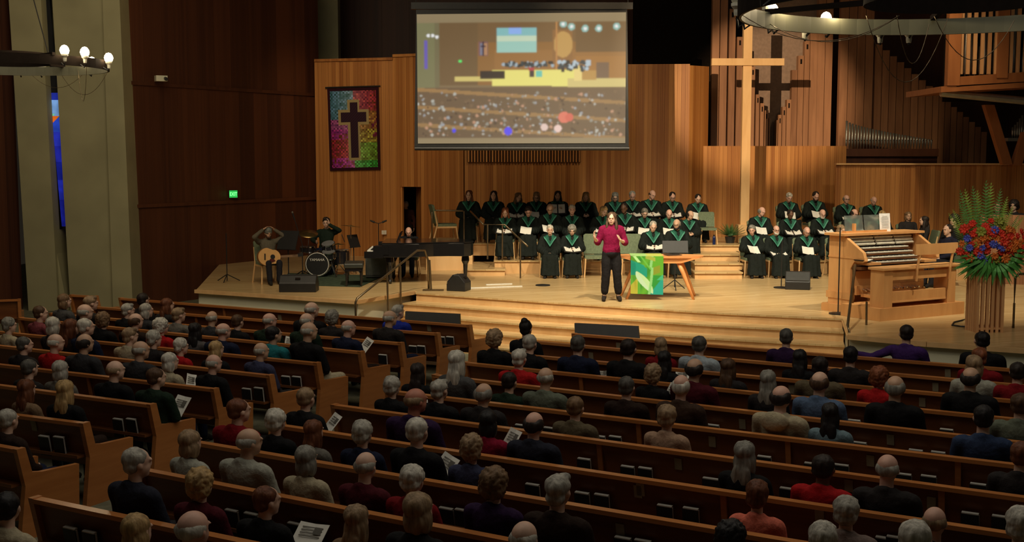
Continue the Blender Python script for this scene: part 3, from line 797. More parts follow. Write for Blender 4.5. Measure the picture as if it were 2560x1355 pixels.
def J(**k):
    d = dict(DEF); d.update(k); out = {}
    for key, v in d.items():
        if key in 'SEWGKAT' and len(key) == 1:
            if isinstance(v[0], (tuple, list)): out[key] = {1: V(v[0]), -1: V(v[1])}
            else: out[key] = {1: V(v), -1: V((-v[0], v[1], v[2]))}
        else: out[key] = v
    return out
def build_person(key, j, voxel=.011, yaw=0, pitch=0, roll=0, k=1.0, robe=False, hand_dirs=None, curl=.9, dec=.5, sleeves='long', hoodie=False, bottomcut=1.0, noshoe=False, legk=1.0, pelv=.12):
    HM = headM(j['N'], j['H'], yaw, pitch, roll)
    body = xf(head_prims(), HM)
    P, N_ = V(j['P']), V(j['N'])
    body += torso(P, N_, k, -.012)
    top = torso(P, N_, k, .012); bot = [('e', P + V((0, .01, -.01 - (.12-pelv))), (.17*k, .13*k, pelv))]; shoes = []
    for s in (1, -1):
        S_, E_, W_, G_, K_, A_, T_ = [j[q][s] for q in 'SEWGKAT']
        body.append(('c', [(*S_, .048), (*E_, .038), (*(E_.lerp(W_, .3)), .038), (*W_, .024)]))
        body.append(('c', [(*G_, .085), (*G_.lerp(K_, .5), .072), (*K_, .055), (*K_.lerp(A_, .35), .054), (*A_, .035)]))
        body.append(('c', [(*(A_ + V((0, -.04, -.04))), .034), (*A_.lerp(T_, .6), .036), (*T_, .028)]))
        d = (W_ - E_).normalized()
        if hand_dirs: d, sd, nn = [V(x) for x in hand_dirs[s]]
        else: sd = V((-s*.3, .2, 1)); nn = V((-s, .3, -.3)); nn = (nn - d * nn.dot(d)).normalized(); sd = d.cross(nn) * (1 if d.cross(nn).z > 0 else -1)
        body += hand_prims(W_, d, sd, nn, curl)
        if sleeves == 'long': top.append(('c', [(*(S_ + V((-s*.04, 0, .01))), .072*k), (*S_, .070*k), (*S_.lerp(E_, .5), .058), (*E_, .052), (*E_.lerp(W_, .92), .040)]))
        elif sleeves == 'elbow': top.append(('c', [(*(S_ + V((-s*.04, 0, .01))), .072), (*S_, .068), (*E_, .064), (*E_.lerp(W_, .25), .062)]))
        elif sleeves == 'robe': top.append(('c', [(*(S_ + V((-s*.05, 0, .02))), .075), (*S_, .085), (*S_.lerp(E_, .5), .085), (*E_, .095), (*E_.lerp(W_, .85), .085)]))
        bot.append(('c', [(*G_, .10*k), (*G_.lerp(K_, .5), .088*legk), (*K_, .072*legk), (*K_.lerp(A_, .4), .07*legk), (*K_.lerp(A_, bottomcut), .062*legk)]))
        shoes.append(('c', [(*(A_ + V((0, -.045, -.05))), .042), (*A_.lerp(T_, .55), .044), (*T_, .036)]))
        shoes.append(('c', [(*(A_ + V((0, -.02, -.03))), .045), (*(A_ + V((0, -.02, -.0))), .043)]))
    if robe:
        kz = (j['K'][1].z + j['G'][1].z)/2
        for t_ in (0, .35, .7, 1):
            c = j['G'][1].lerp(j['K'][1], t_); top.append(('e', (0, c.y, c.z + .0), (.21, .12, .115)))
        ky = j['K'][1].y
        top.append(('l', [((0, ky + .02, kz + .09), .20, .085), ((0, ky + .02, kz), .215, .10), ((0, ky + .03, .3), .225, .105), ((0, ky + .04, .09), .245, .12)]))
    if hoodie: top.append(('e', V(N_) + V((0, -.10, -.05)), (.13, .06, .10)))
    else: top.append(('c', [(*(N_ + V((-.05, -.02, -.01))), .04), (*(N_ + V((0, -.045, .01))), .042), (*(N_ + V((.05, -.02, -.01))), .04)]))
    R = dict(HM=HM, j=j)
    R['body'] = vox(key + '_body', body, voxel, 2, dec=dec)
    R['top'] = vox(key + '_top', top, voxel*1.15, 2, nz=(.010, 9, .8), dec=dec, fold=(.008, 22) if robe else None)
    if not robe: R['bottom'] = vox(key + '_bottom', bot, voxel*1.15, 2, nz=(.006, 9, 1), dec=dec)
    if not noshoe: R['shoes'] = vox(key + '_shoes', shoes, voxel, 1, dec=dec)
    return R
# hair, in head frame
HS = {}
def hair(name, prims, nz, vs=.010):
    HS[name] = vox('hair_' + name, prims, vs, 1, nz=nz, dec=.6)
cap = [('e', (0, -.030, .038), (.086, .100, .090)), ('e', (0, -.055, -.02), (.080, .062, .062))]
hair('short', cap, (.006, 30, .5)); hair('short_b', [('e', (0, -.026, .042), (.087, .104, .090)), ('e', (0, -.06, -.035), (.074, .058, .06)), ('e', (.02, .03, .10), (.05, .05, .03))], (.008, 24, .5))
hair('fringe', [('e', (.058, -.03, .008), (.028, .064, .046)), ('e', (-.058, -.03, .008), (.028, .064, .046)), ('e', (0, -.070, .004), (.074, .042, .058))], (.004, 30, .6))
hair('balding', [('e', (.058, -.03, .005), (.034, .07, .060)), ('e', (-.058, -.03, .005), (.034, .07, .060)), ('e', (0, -.075, -.01), (.074, .046, .065))], (.004, 30, .6))
hair('fluffy', [('e', (0, -.028, .040), (.102, .110, .098)), ('e', (0, -.062, -.025), (.095, .065, .072))], (.010, 26, .8))
hair('curly', [('e', (0, -.030, .035), (.112, .118, .108)), ('e', (0, -.05, -.03), (.112, .085, .085))], (.014, 34, 1))
hair('bob', cap + [('e', (0, -.03, .04), (.096, .104, .092)), ('e', (.070, -.025, -.055), (.032, .062, .085)), ('e', (-.070, -.025, -.055), (.032, .062, .085)), ('e', (0, -.078, -.06), (.085, .045, .09))], (.010, 16, .4))
lng = [('e', (0, -.03, .038), (.094, .104, .092)), ('e', (.075, -.02, -.07), (.030, .055, .11)), ('e', (-.075, -.02, -.07), (.030, .055, .11)), ('e', (0, -.082, -.08), (.088, .044, .12)), ('e', (0, -.105, -.20), (.105, .040, .15))]
hair('long', lng, (.014, 14, .35))
hair('long_front', lng + [('e', (.088, .01, -.17), (.032, .045, .15)), ('e', (-.088, .01, -.17), (.032, .045, .15))], (.014, 14, .35))
hair('bun', cap + [('e', (0, -.06, .115), (.055, .055, .05)), ('e', (0, -.03, .04), (.092, .102, .092))], (.006, 24, .6))
hair('beanie', [('e', (0, -.016, .052), (.092, .110, .088)), ('e', (0, -.012, .02), (.094, .110, .035))], (.002, 20, 1))
hair('beard', [('e', (0, .052, -.085), (.052, .050, .040)), ('e', (.045, .03, -.06), (.025, .04, .045)), ('e', (-.045, .03, -.06), (.025, .04, .045))], (.006, 30, .6), .009)
def face_mesh():
    bb = MB()
    for s in (1, -1): bb.ell((s*.030, .083, .000), (.0095, .005, .0045), sub=1)
    return bb.mesh('eyes', True)
EYES = face_mesh()
BROWS = MB().box((.031, .091, .022), (.028, .008, .004)).box((-.031, .091, .022), (.028, .008, .004)).mesh('brows')
MOUTH = MB().ell((0, .083, -.062), (.022, .012, .007), sub=1).mesh('mouth', True)
GLASSF = MB()
for s in (1, -1): GLASSF.tube([(s*.031 + .022*math.cos(a*PI/6), .103, .0 + .016*math.sin(a*PI/6)) for a in range(13)], .0022, 4)
GLASSF.cyl((-.010, .104, .004), (.010, .104, .004), .002, n=5)
for s in (1, -1): GLASSF.cyl((s*.053, .103, .004), (s*.082, -.01, .0), .002, n=5)
GLASSF = GLASSF.mesh('spectacles')
HC_ = dict(white=(.50, .47, .40), silver=(.36, .34, .29), grey=(.21, .20, .17), darkgrey=(.08, .075, .065), brown=(.075, .038, .018), lightbrown=(.17, .10, .05),
           dark=(.020, .013, .010), black=(.010, .008, .008), blond=(.40, .26, .11), sandy=(.27, .18, .10), auburn=(.13, .042, .016), red=(.20, .06, .022))
SK_ = dict(light=(.70, .45, .33), pink=(.68, .40, .30), tan=(.58, .36, .24), red=(.50, .20, .13), dark=(.16, .08, .045))
def put_person(R, loc, rz, sc, skin, hstyle, hcol, top, bottom=(.03, .03, .035), shoe=(.02, .018, .016), face=False, beard=None, glasses=False, topname='jacket', botname='trousers', shoes=True, topmat=None, wide=1.0, hairname='hair', headsc=1.0):
    o = mob('person', R['body'], SKIN, None, color=SK_[skin]); o.location = loc; o.rotation_euler = (0, 0, rz); o.scale = (sc*wide, sc*(.5+.5*wide), sc)
    HM = R['HM']
    if R['top'].materials and topmat is None: pass
    t_ = mob(topname, R['top'], topmat or CLOTH, o, color=top)
    if topmat: t_.data.materials.clear(); t_.data.materials.append(topmat)
    if 'bottom' in R: mob(botname, R['bottom'], CLOTH, o, color=bottom)
    if shoes and 'shoes' in R: mob('shoes', R['shoes'], CLOTH, o, color=shoe)
    if hstyle: mob(hairname, HS[hstyle], HAIR, o, HM, HC_[hcol] if isinstance(hcol, str) else hcol)
    if face:
        mob('eyes', EYES, BLACK, o, HM); mob('eyebrows', BROWS, HAIR, o, HM, (.16, .10, .07)); mob('mouth', MOUTH, SKIN, o, HM, (.30, .07, .06))
        if glasses: mob('glasses', GLASSF, BLACK, o, HM)
    if beard: mob('beard', HS['beard'], HAIR, o, HM, HC_[beard])
    return o
# audience prototypes
AUD = {0: build_person('aud0', J(), pitch=.0), 'R': build_person('audr', J(W=((.05, .24, .62), (-.12, .26, .60))), yaw=.55),
       'L': build_person('audl', J(W=((.10, .26, .61), (-.06, .25, .62))), yaw=-.45), 'D': build_person('audd', J(H=(0, .01, 1.17)), pitch=-.35),
       'H': build_person('audh', J(), hoodie=True),
       'A': build_person('auda', J(E=((.24, .03, .74), (-.40, -.10, .84)), W=((.09, .25, .63), (-.60, -.18, .88))), yaw=-.35)}
from collections import defaultdict
# ============================================================ PEWS
RH = .86
rowsC = [((1435,834),(2600,928)),((1296,849),(2600,966)),((1235,879),(2600,1006)),((1165,906),(2600,1053)),((1087,937),(2600,1110)),((970,976),(2600,1168)),
         ((835,1012),(2600,1248)),((690,1061),(2600,1344)),((465,1100),(2600,1456)),((350,1172),(2300,1548)),((84,1245),(1500,1540)),((-230,1346),(1100,1660))]
rowsL = [((301,745),(1172,813)),((233,766),(1092,833)),((128,783),(1001,857)),((50,794),(901,879)),((-60,823),(791,907)),((-60,857),(673,938)),
         ((-60,904),(534,972)),((-60,955),(376,1011)),((-60,1024),(208,1058)),((-60,1104),(44,1123))]
rowsX = [((178,737),(238,740)), ((-70,752),(48,748))]
ROWS = []
class Row:
    def __init__(s, a, b, block, idx):
        s.A = onz(a[0], a[1], FL + RH); s.B = onz(b[0], b[1], FL + RH); s.A.z = s.B.z = FL
        s.block, s.idx = block, idx; s.d = s.B - s.A; s.ln = s.d.length; s.u = s.d.normalized(); s.f = V((-s.u.y, s.u.x, 0)); s.n = 0; s.occ = []
    def pt(s, u, fw, h): return s.A + s.u*u + s.f*fw + V((0, 0, h))
    def hit(s, px, py, fw):
        # photo ray against the vertical plane parallel to the pew, fw metres in front of its rail
        o = V((0, 0, HC)); r = ray(px, py); q = s.A + s.f*fw - o; q.z = 0
        t_ = q.dot(s.f) / r.dot(s.f)
        if t_ <= 0: return None
        p = o + r*t_; return (p - s.A).dot(s.u), p.z - FL, p
for i, (a, b) in enumerate(rowsC): ROWS.append(Row(a, b, 'centre', i))
for i, (a, b) in enumerate(rowsL): ROWS.append(Row(a, b, 'left', i))
for i, (a, b) in enumerate(rowsX): ROWS.append(Row(a, b, 'side', i))
BK = {'centre': 'broad centre block', 'left': 'left block', 'side': 'far left side'}
def pew(s):
    if s.block == 'side': lb = 'short wooden pew end beyond the left block, %s' % ('beside the concrete pillar' if s.idx == 0 else 'at the photo\'s left edge')
    else: lb = 'long oiled wooden pew, %s from the stage in the %s of pews' % (ORD[s.idx], BK[s.block])
    root = empty('pew', s.A, 0, lb, 'pew', 'wooden pews'); org = s.A
    def pl(u0, u1, poly, name, mat, uo=0):
        # profile polygon in (fw, h), extruded along the pew
        return MB().prism([s.pt(u0, fw, h) - org for fw, h in poly], s.u*(u1-u0)).obj(name, mat, root)
    n = max(1, round(s.ln / 2.6)); w_ = s.ln / n
    pl(0, s.ln, [(.02, .835), (.05, .835), (.145, .40), (.115, .40)], 'backrest', PEWW)
    pl(-.01, s.ln + .01, [(-.025, .825), (.055, .825), (.055, .86), (-.025, .86)], 'top_rail', RAILW)
    pl(0, s.ln, [(.12, .41), (.56, .44), (.56, .48), (.13, .455)], 'seat', PEWW)
    pl(.05, s.ln - .05, [(-.045, .50), (.09, .50), (.09, .515), (-.03, .515), (-.03, .53), (-.045, .53)], 'book_rack', PEWW)
    for u0 in [-.03] + ([w_*k - .025 for k in range(1, n)] if s.block != 'centre' else []) + [s.ln - .03]:
        if u0 < 0 or u0 > s.ln - .1:
            if s.block == 'centre' and u0 > 1: continue
            e = pl(u0, u0 + .055, [(-.02, .0), (.64, .0), (.66, .58), (.24, .60), (.13, .62), (.065, .865), (-.03, .865), (.05, .5)], 'end_panel', RAILW)
        else: pl(u0, u0 + .04, [(.0, .825), (.02, .825), (.1, .41), (.07, .41)], 'divider', RAILW)
    return root
for r in ROWS: r.root = pew(r)
def snap(px, py, fw, want, lo, hi, blocks=('centre', 'left', 'side')):
    best = None
    for r in ROWS:
        if r.block not in blocks: continue
        q = r.hit(px, py, fw)
        if not q: continue
        u, h, p = q
        if u < -.02 or u > r.ln + .05: continue
        e = abs(h - want)
        if lo <= h <= hi and (best is None or e < best[0]): best = (e, r, u, h, p)
    return best
for (px, py) in [(1596,1092),(1498,1143),(1808,1280),(1969,1140),(2394,1190),(2353,1260),(1452,965)]:
    q = snap(px, py, .01, .66, .45, .82, ('centre',))
    if q:
        r, u = q[1], q[2]; MB().prism([r.pt(u-.025, f_, h_) - r.A for f_, h_ in ((-.005, .825), (.02, .825), (.10, .42), (.075, .42))], r.u*.05).obj('divider', RAILW, r.root)
CARD = plain('card_holder', (.36, .31, .20), .7)
for (px, py) in [(1545,866),(1476,891),(2369,933),(2338,968),(2305,1006),(1978,974),(1854,1061),(2225,1100),(2175,1153),(2048,1292),(2121,1215),(2327,1260),(1779,1105),(1694,1161),(1593,1230),(1548,1328),(698,795),(1072,820),(83,1065),(2040,1333),(1600,1225)]:
    q = snap(px, py, .02, .70, .58, .82)
    if q:
        r, u, h = q[1], q[2], q[3]; b_ = MB()
        f0 = .02 + (.835-h)*.22
        b_.prism([r.pt(u-.035, f0-.012-(hh-h)*.0+((h-hh)*.22), hh) - r.A for hh in (h-.055, h+.055)] + [r.pt(u-.035, f0+(h-hh)*.22, hh) - r.A for hh in (h+.055, h-.055)], r.u*.07).obj('card_holder', CARD, r.root)
# hymnals in the racks: black covers, pale page edges
HB = MB().box((0, -.014, -.10), (.138, .008, .20)).box((0, .014, -.10), (.138, .008, .20)).box((-.068, 0, -.10), (.005, .032, .20)).mesh('cover'); HB.materials.append(BLACK)
HP = MB().box((0, 0, -.092), (.130, .030, .204)).box((.066, 0, -.10), (.006, .018, .19)).mesh('page_block'); HP.materials.append(PAPER)
BKC = defaultdict(list)
books = [(1330,1213),(1454,1234),(1503,1239),(1661,1266),(1726,1273),(1568,1168),(1612,1172),(1774,1198),(1802,1202),(1459,1149),(1301,1064),(1373,1071),(1497,1092),(1537,1093),(1782,1064),(1556,1347),(1606,1354),
 (1910,1143),(2028,1160),(2103,1164),(2259,1187),(2321,1192),(2445,1212),(2532,1220),(1968,1223),(2425,1285),(2502,1293),(2149,1108),(2289,1127),(2345,1132),(2366,1075),(2135,1052),(2211,1347),(2239,1345),
 (108,1092),(145,1094),(293,1049),(326,1049),(173,1322),(221,1332),(577,1278),(627,1287),(1102,843),(1124,843),(1031,866),(1052,866),(956,888),(713,942),(740,943),(615,973),(645,971),(625,1286),(735,1311),(781,1316),(1114,1273),(1154,1277),(1157,992),(1180,995)]
for (px, py) in books:
    q = snap(px, py, -.01, .68, .55, .82)
    if not q: continue
    r, u, h = q[1], q[2], min(q[3], .73)
    o = empty('hymnal', r.pt(u, .0, h), math.atan2(r.u.y, r.u.x), 'black hymnal with pale page edges in the rack behind the %s %s pew from the stage' % (ORD[r.idx], r.block), 'book', 'hymnals in the pew racks')
    o.rotation_euler.x = .10 + .08*random.random(); BKC[r].append((u, o))
    mob('cover', HB, None, o); mob('page_block', HP, None, o)
for r, l_ in BKC.items():
    for k, (u, o) in enumerate(sorted(l_, key=lambda q: q[0])): o['label'] = 'black hymnal with pale page edges, %s from the left behind the %s %s pew' % (ORD[k], ORD[r.idx], r.block)
# ============================================================ AUDIENCE
CT = dict(black=(.010, .010, .011), dark=(.025, .022, .022), navy=(.012, .016, .040), grey=(.075, .075, .075), dgrey=(.035, .035, .038), brown=(.05, .028, .018), dbrown=(.025, .014, .010), tan=(.22, .14, .08),
  olive=(.12, .095, .055), cream=(.42, .36, .24), pale=(.36, .36, .30), red=(.42, .012, .014), dred=(.20, .008, .012), maroon=(.075, .008, .014), crimson=(.24, .008, .030), green=(.015, .03, .018), teal=(.02, .18, .20),
  royal=(.015, .03, .30), slate=(.045, .05, .10), denim=(.09, .14, .24), pdenim=(.16, .24, .28), shirt=(.36, .42, .46), coral=(.80, .20, .13), beige=(.42, .27, .18), purple=(.055, .022, .13), dpurple=(.03, .012, .05),
  rose=(.20, .05, .06), gg=(.13, .15, .11), taupe=(.24, .18, .16), striped=(.03, .05, .11), plaid=(.15, .14, .12), bwp=(.10, .09, .09), vest=(.02, .022, .035))
CN = dict(black='black', dark='near-black', navy='dark navy', grey='grey', dgrey='charcoal', brown='brown', dbrown='dark brown', tan='tan', olive='olive-tan', cream='cream', pale='pale grey', red='bright red', dred='deep red', maroon='maroon',
  crimson='crimson', green='dark green', teal='teal', royal='royal blue', slate='slate blue', denim='denim blue', pdenim='pale blue', shirt='light blue', coral='coral', beige='pinkish beige', purple='purple', dpurple='dark plum', rose='rose',
  gg='grey-green', taupe='taupe', striped='blue striped', plaid='grey patterned', bwp='black and white', vest='navy')
HN = dict(short='short %s hair', short_b='short %s hair', fringe='bald crown, %s fringe', balding='thinning %s hair', fluffy='fluffy %s hair', curly='curly %s hair', bob='bobbed %s hair', long='long %s hair', bun='%s hair in a bun', long_front='long %s hair')
ADJ = dict(darkgrey='dark grey', lightbrown='light brown', dark='very dark')
aud = [(25,813,'fluffy','grey','cream','R'),(63,862,'short','darkgrey','dark','R'),(103,783,'short','brown','rose','R'),(138,813,'bob','white','dark',0),(163,752,'bob','lightbrown','grey','R'),(140,856,'fringe','white','red','R'),
(186,818,'long','auburn','dbrown','R'),(213,780,'fringe','grey','dgrey','R'),(228,758,'short_b','sandy','dark','R'),(216,817,'short','white','navy','R'),(212,857,'balding','dark','dgrey','R'),(261,800,'curly','lightbrown','black',0),
(321,776,'short_b','silver','black','R'),(339,802,'balding','brown','dbrown','R'),(361,750,'short','dark','dark',0),(368,776,'bob','silver','dgrey','R'),(420,762,'long','auburn','dark','R'),(447,787,'short_b','sandy','plaid','R'),
(326,840,'short_b','sandy','cream','R'),(351,875,'fringe','grey','dgrey','R'),(386,847,'fluffy','silver','dark','R'),(404,815,'curly','white','red','R'),(454,866,'fluffy','white','red','R'),(492,826,'long','black','bwp',0),
(532,795,'fringe','grey','dgrey',0),(557,827,'fringe','silver','navy','R'),(597,804,'short','brown','black',0),(542,872,'long','blond','black','R'),(534,908,'fringe','grey','black','R'),(427,903,'bob','white','cream','R'),
(391,943,'short','brown','green','R'),(288,925,'fringe','brown','black','R'),(156,924,'bob','silver','plaid',0),(78,921,'short','darkgrey','dark',0),(72,972,'long','auburn','tan',0),(168,975,'long','blond','black',0),
(25,1050,'short','silver','dbrown',0),(344,1155,'short','silver','vest','R'),(482,1105,'bob','sandy','pale',0),(507,1208,'curly','blond','maroon',0),(30,1268,'short','black','cream','L'),(351,1326,'bob','blond','tan',0),
(489,1322,'fringe','white','maroon',0),(597,1025,'short','auburn','dred','R'),(622,1103,'fringe','silver','pale','R'),(674,801,'fringe','grey','green','R'),(684,836,'short','black','teal','R'),(778,774,'fringe','grey','black','R'),
(766,802,'fringe','grey','green','R'),(772,827,'fringe','silver','black','R'),(833,794,'curly','grey','dark',0),(871,819,'fringe','pink','navy','R'),(974,795,'fringe','grey','dark','R'),(994,780,'short_b','silver','royal','R'),
(653,877,'fringe','silver','slate','R'),(1048,930,'long','dark','black',0),(1147,902,'long','white','grey',0),(984,966,'fluffy','silver','black',0),(1037,1000,'fringe','red','dpurple','R'),(1102,975,'short_b','silver','black',0),
(1212,984,'balding','grey','dark',0),(769,995,'short','sandy','black',0),(695,1052,'fluffy','white','black',0),(790,1078,'long','auburn','plaid',0),(911,1082,'fluffy','silver','navy',0),(1048,1077,'short','white','black',0),
(772,1147,'bob','grey','cream',0),(918,1164,'fringe','silver','maroon',0),(1037,1198,'fluffy','white','dred',0),(1183,1119,'curly','sandy','slate',0),(667,1250,'short','auburn','black','R'),(899,1298,'long','sandy','tan',0),
(1054,1275,'bob','sandy','black',0),(1239,846,'curly','sandy','black',0),(1317,822,'bun','black','black',0),(1328,858,'short','silver','black',0),(1300,896,'short_b','white','red',0),(1447,861,'short','darkgrey','navy',0),
(1574,871,'short','dark','black',0),(1655,864,'bob','sandy','dred',0),(1665,899,'long','black','black',0),(1751,862,'short','darkgrey','shirt',0),(1636,935,'curly','sandy','black',0),(1739,922,'balding','dark','maroon',0),
(1705,965,'balding','white','brown',0),(1824,918,'long','brown','dark',0),(1366,944,'fringe','silver','gg',0),(1277,954,'short','dark','green',0),(1569,967,'short','darkgrey','dbrown',0),(1442,1018,'short','lightbrown','olive',0),
(1338,1060,'balding','dark','vest',0),(1671,1042,'fluffy','sandy','beige',0),(1225,1055,'bob','black','crimson',0),(1240,1208,'curly','lightbrown','dpurple',0),(1399,1227,'short_b','silver','dbrown',0),(1314,1345,'fringe','white','dark',0),
(1867,1135,'long','grey','black',0),(1832,1342,'curly','black','black',0),(1967,843,'short','darkgrey','dpurple',0),(2003,895,'long','black','black',0),(2051,916,'short','dark','olive',0),(2127,889,'short','black','dark',0),
(2270,834,'short','dark','purple','A'),(2459,851,'short','black','black','L'),(2437,913,'bob','sandy','pale',0),(2453,893,'short_b','red','dred','L'),(2200,942,'curly','red','red',0),(2428,945,'balding','dark','black',0),
(1924,951,'long','grey','dark',0),(2051,956,'balding','brown','denim',0),(2239,968,'balding','grey','black',0),(1955,993,'balding','dark','cream','H'),(2079,1034,'long','black','pdenim',0),(2459,1044,'short','black','striped',0),
(2545,930,'short','dark','dred',0),(2554,1012,'short','brown','gg',0),(2062,1169,'short','dark','red',0),(2220,1171,'fringe','grey','dark',0),(1896,1237,'fluffy','auburn','coral',0),(2118,1279,'fluffy','silver','taupe',0),
(2338,1304,'fringe','sandy','dark',0),(2062,1350,'fluffy','white','dark',0),(2293,1348,'short','white','dark',0),(2553,1310,'fluffy','white','dark',0),(2556,1137,'short','auburn','dark',0)]
placed = []
for a in aud:
    px, py, st, hc, tc_, tn = a
    best = None
    for r in ROWS:
        q = r.hit(px, py, .30)
        if not q: continue
        u, h, p = q
        if u < .08 or u > r.ln - .02: continue
        sc = h / 1.18
        e = abs(sc - .955)
        if best is None or e < best[0]: best = (e, r, u, sc)
    if not best: print('NO ROW', a); continue
    e, r, u, sc = best
    if e > .16: print('BAD SC', a, round(sc, 2), r.block, r.idx)
    placed.append((r, u, sc, a))
from collections import defaultdict
byrow = defaultdict(list)
for q in placed: byrow[(q[0].block, q[0].idx)].append(q)
for key, lst in byrow.items():
    lst.sort(key=lambda q: q[1])
    for i, (r, u, sc, a) in enumerate(lst):
        px, py, st, hc, tc_, tn = a
        if i + 1 < len(lst) and lst[i+1][1] - u < .40:   # shuffle along a crowded pew
            u -= (.40 - (lst[i+1][1] - u)) * .3
        skin = 'pink' if hc in ('pink', 'red') and st == 'fringe' else ('light' if st not in ('fringe', 'balding') else random.choice(['tan', 'pink', 'light']))
        if hc == 'black' and random.random() < .4: skin = 'tan'
        if (px, py) == (2062, 1169): skin = 'dark'
        hcol = {'pink': 'silver'}.get(hc, hc); 
        if hc == 'red' and st == 'fringe': hcol = 'brown'; skin = 'red'
        if st == 'fringe': hcol = {'grey': 'silver', 'brown': 'sandy'}.get(hcol, hcol)
        rz = math.atan2(r.u.y, r.u.x) + random.uniform(-.12, .12)
        male = st in ('fringe', 'balding', 'short', 'short_b')
        wd = random.uniform(1.0, 1.14) if male else random.uniform(.9, 1.02)
        rsc = max(.90, min(1.05, sc))
        loc = r.pt(u, .30, 0)
        o = put_person(AUD[tn], (loc.x, loc.y, FL + max(-.08, min(.10, (sc - rsc) * 1.1))), rz, rsc, skin, st, hcol, CT[tc_], bottom=CT['cream'] if (px, py) == (772, 827) else random.choice([CT['dark'], CT['navy'], CT['dgrey'], CT['dbrown']]),
                       topname='hooded_sweatshirt' if tn == 'H' else ('sweater' if tc_ in ('red', 'cream', 'pale', 'coral', 'gg', 'dred', 'crimson') else 'jacket'), wide=wd)
        side = 'from the aisle'; k = i + 1 if r.block == 'centre' else len(lst) - i
        desc = HN[st] % ADJ.get(hcol, hcol)
        lb = 'person with %s, %s top, %s from aisle, %s %s pew' % (desc, CN[tc_], ORD[k-1], ORD[r.idx], r.block)
        tagp(o, lb, 'person', 'people seated in the pews')
        r.occ.append((u, o))
# loose printed sheets held in laps
def sheet(px, py, w_, h_, tilt, lb, hw=.78, fw=.62):
    q = snap(px, py, fw, hw, .45, 1.1)
    if not q: print('no sheet', px, py); return
    r, u, h, p = q[1:]
    bb = MB(); n = 6
    bb.prism([(-w_/2, -h_/2, 0), (0, -h_/2, -.012), (w_/2, -h_/2, .006), (w_/2, h_/2, .01), (0, h_/2, -.004), (-w_/2, h_/2, .006)], (0, 0, .003))
    o = empty('paper_sheet', p, 0, lb, 'paper', 'printed sheets held in the pews'); bb.obj('page', PAPER, o)
    t_ = MB()
    for k in range(4): t_.box((-.0, h_*.30 - k*.025, .009), (w_*.7, .008, .002))
    t_.box((w_*.2, h_*.18, .010), (w_*.25, .06, .002)); t_.obj('printing', plain('ink', (.12, .11, .09), .8) if 'ink' not in MATS else MATS['ink'], o)
    o.rotation_euler = (tilt[0], tilt[1], tilt[2])
sheet(448, 1018, .21, .28, (.9, .1, -.5), 'white printed sheet held by the person in dark green in left pews')
sheet(775, 1338, .26, .20, (.7, .0, -.45), 'white printed sheet at the bottom edge beside the long-haired person in tan')
sheet(722, 857, .12, .2, (1.0, .2, .2), 'white sheet held beside the bald person in black, left block')
sheet(916, 863, .14, .22, (1.0, .4, -.6), 'white sheet held by the balding person in navy near the aisle')
sheet(477, 956, .12, .22, (1.0, .3, .5), 'folded white sheet beside the person in the cream top')
sheet(1054, 1022, .16, .24, (1.0, .3, .6), 'white sheet held beside the bald red-skinned person')
sheet(1114, 1165, .16, .22, (.9, .5, -.3), 'white sheet between the white-haired person and the slate-blue jacket')
sheet(831, 1058, .10, .22, (1.0, .5, -.4), 'white sheet held by the person in black at the aisle end')
sheet(1505, 935, .20, .12, (.5, .0, -.1), 'white sheet between two dark jackets in the centre block', fw=.5)
sheet(1706, 939, .16, .12, (.5, .0, -.1), 'white sheet in front of the long black-haired person', fw=.5)
sheet(1678, 979, .10, .2, (1.0, .4, -.3), 'narrow white sheet beside the person with thinning white hair', fw=.5)
sheet(1278, 1100, .12, .22, (1.0, .4, -.3), 'white sheet beside the person in crimson', fw=.5)
# black slanted confidence monitors at the front
def cmon(px0, py0, px1, py1, Y, lb):
    p, q = ony(px0, py0, Y), ony(px1, py1, Y - .35)
    e = empty('floor_monitor_screen', (p.x, p.y, FL), 0, lb, 'monitor', 'black monitor panels at the front pews'); o_ = e.location
    d = q - p; d.z = 0; u = d.normalized(); f_ = V((-u.y, u.x, 0)); L_ = d.length
    h0 = p.z - FL - .27; h1 = q.z - FL - .27
    MB().prism([V((0, 0, h0)), u*L_ + V((0, 0, h0)), u*(L_-.06) + V((0, 0, h0+.27)) + f_*.12, V((0, 0, h0+.27)) + u*-.05 + f_*.12], f_*.05).obj('panel', BLACK, e)
    for k in (.2, .8): MB().cyl(u*L_*k + f_*.1, u*L_*k + V((0, 0, h0+.1)) + f_*.1, .03).obj('leg', BLACK, e)
    MB().box(u*L_*.5 + f_*.1 + V((0, 0, .02)), (L_, .35, .04), RZ(math.atan2(u.y, u.x))).obj('base', BLACK, e)
r0 = [r for r in ROWS if r.block == 'left'][0]; q = r0.hit(1012, 806, .62)
cmon(1012, 781, 1150, 788, q[2].y if q else 18.6, 'black slanted monitor panel behind the left front pew, before the stage steps')
cmon(1438, 811, 1600, 824, ROWS[0].hit(1440, 840, .62)[2].y, 'black slanted monitor panel behind the centre front pew, before the stage steps')
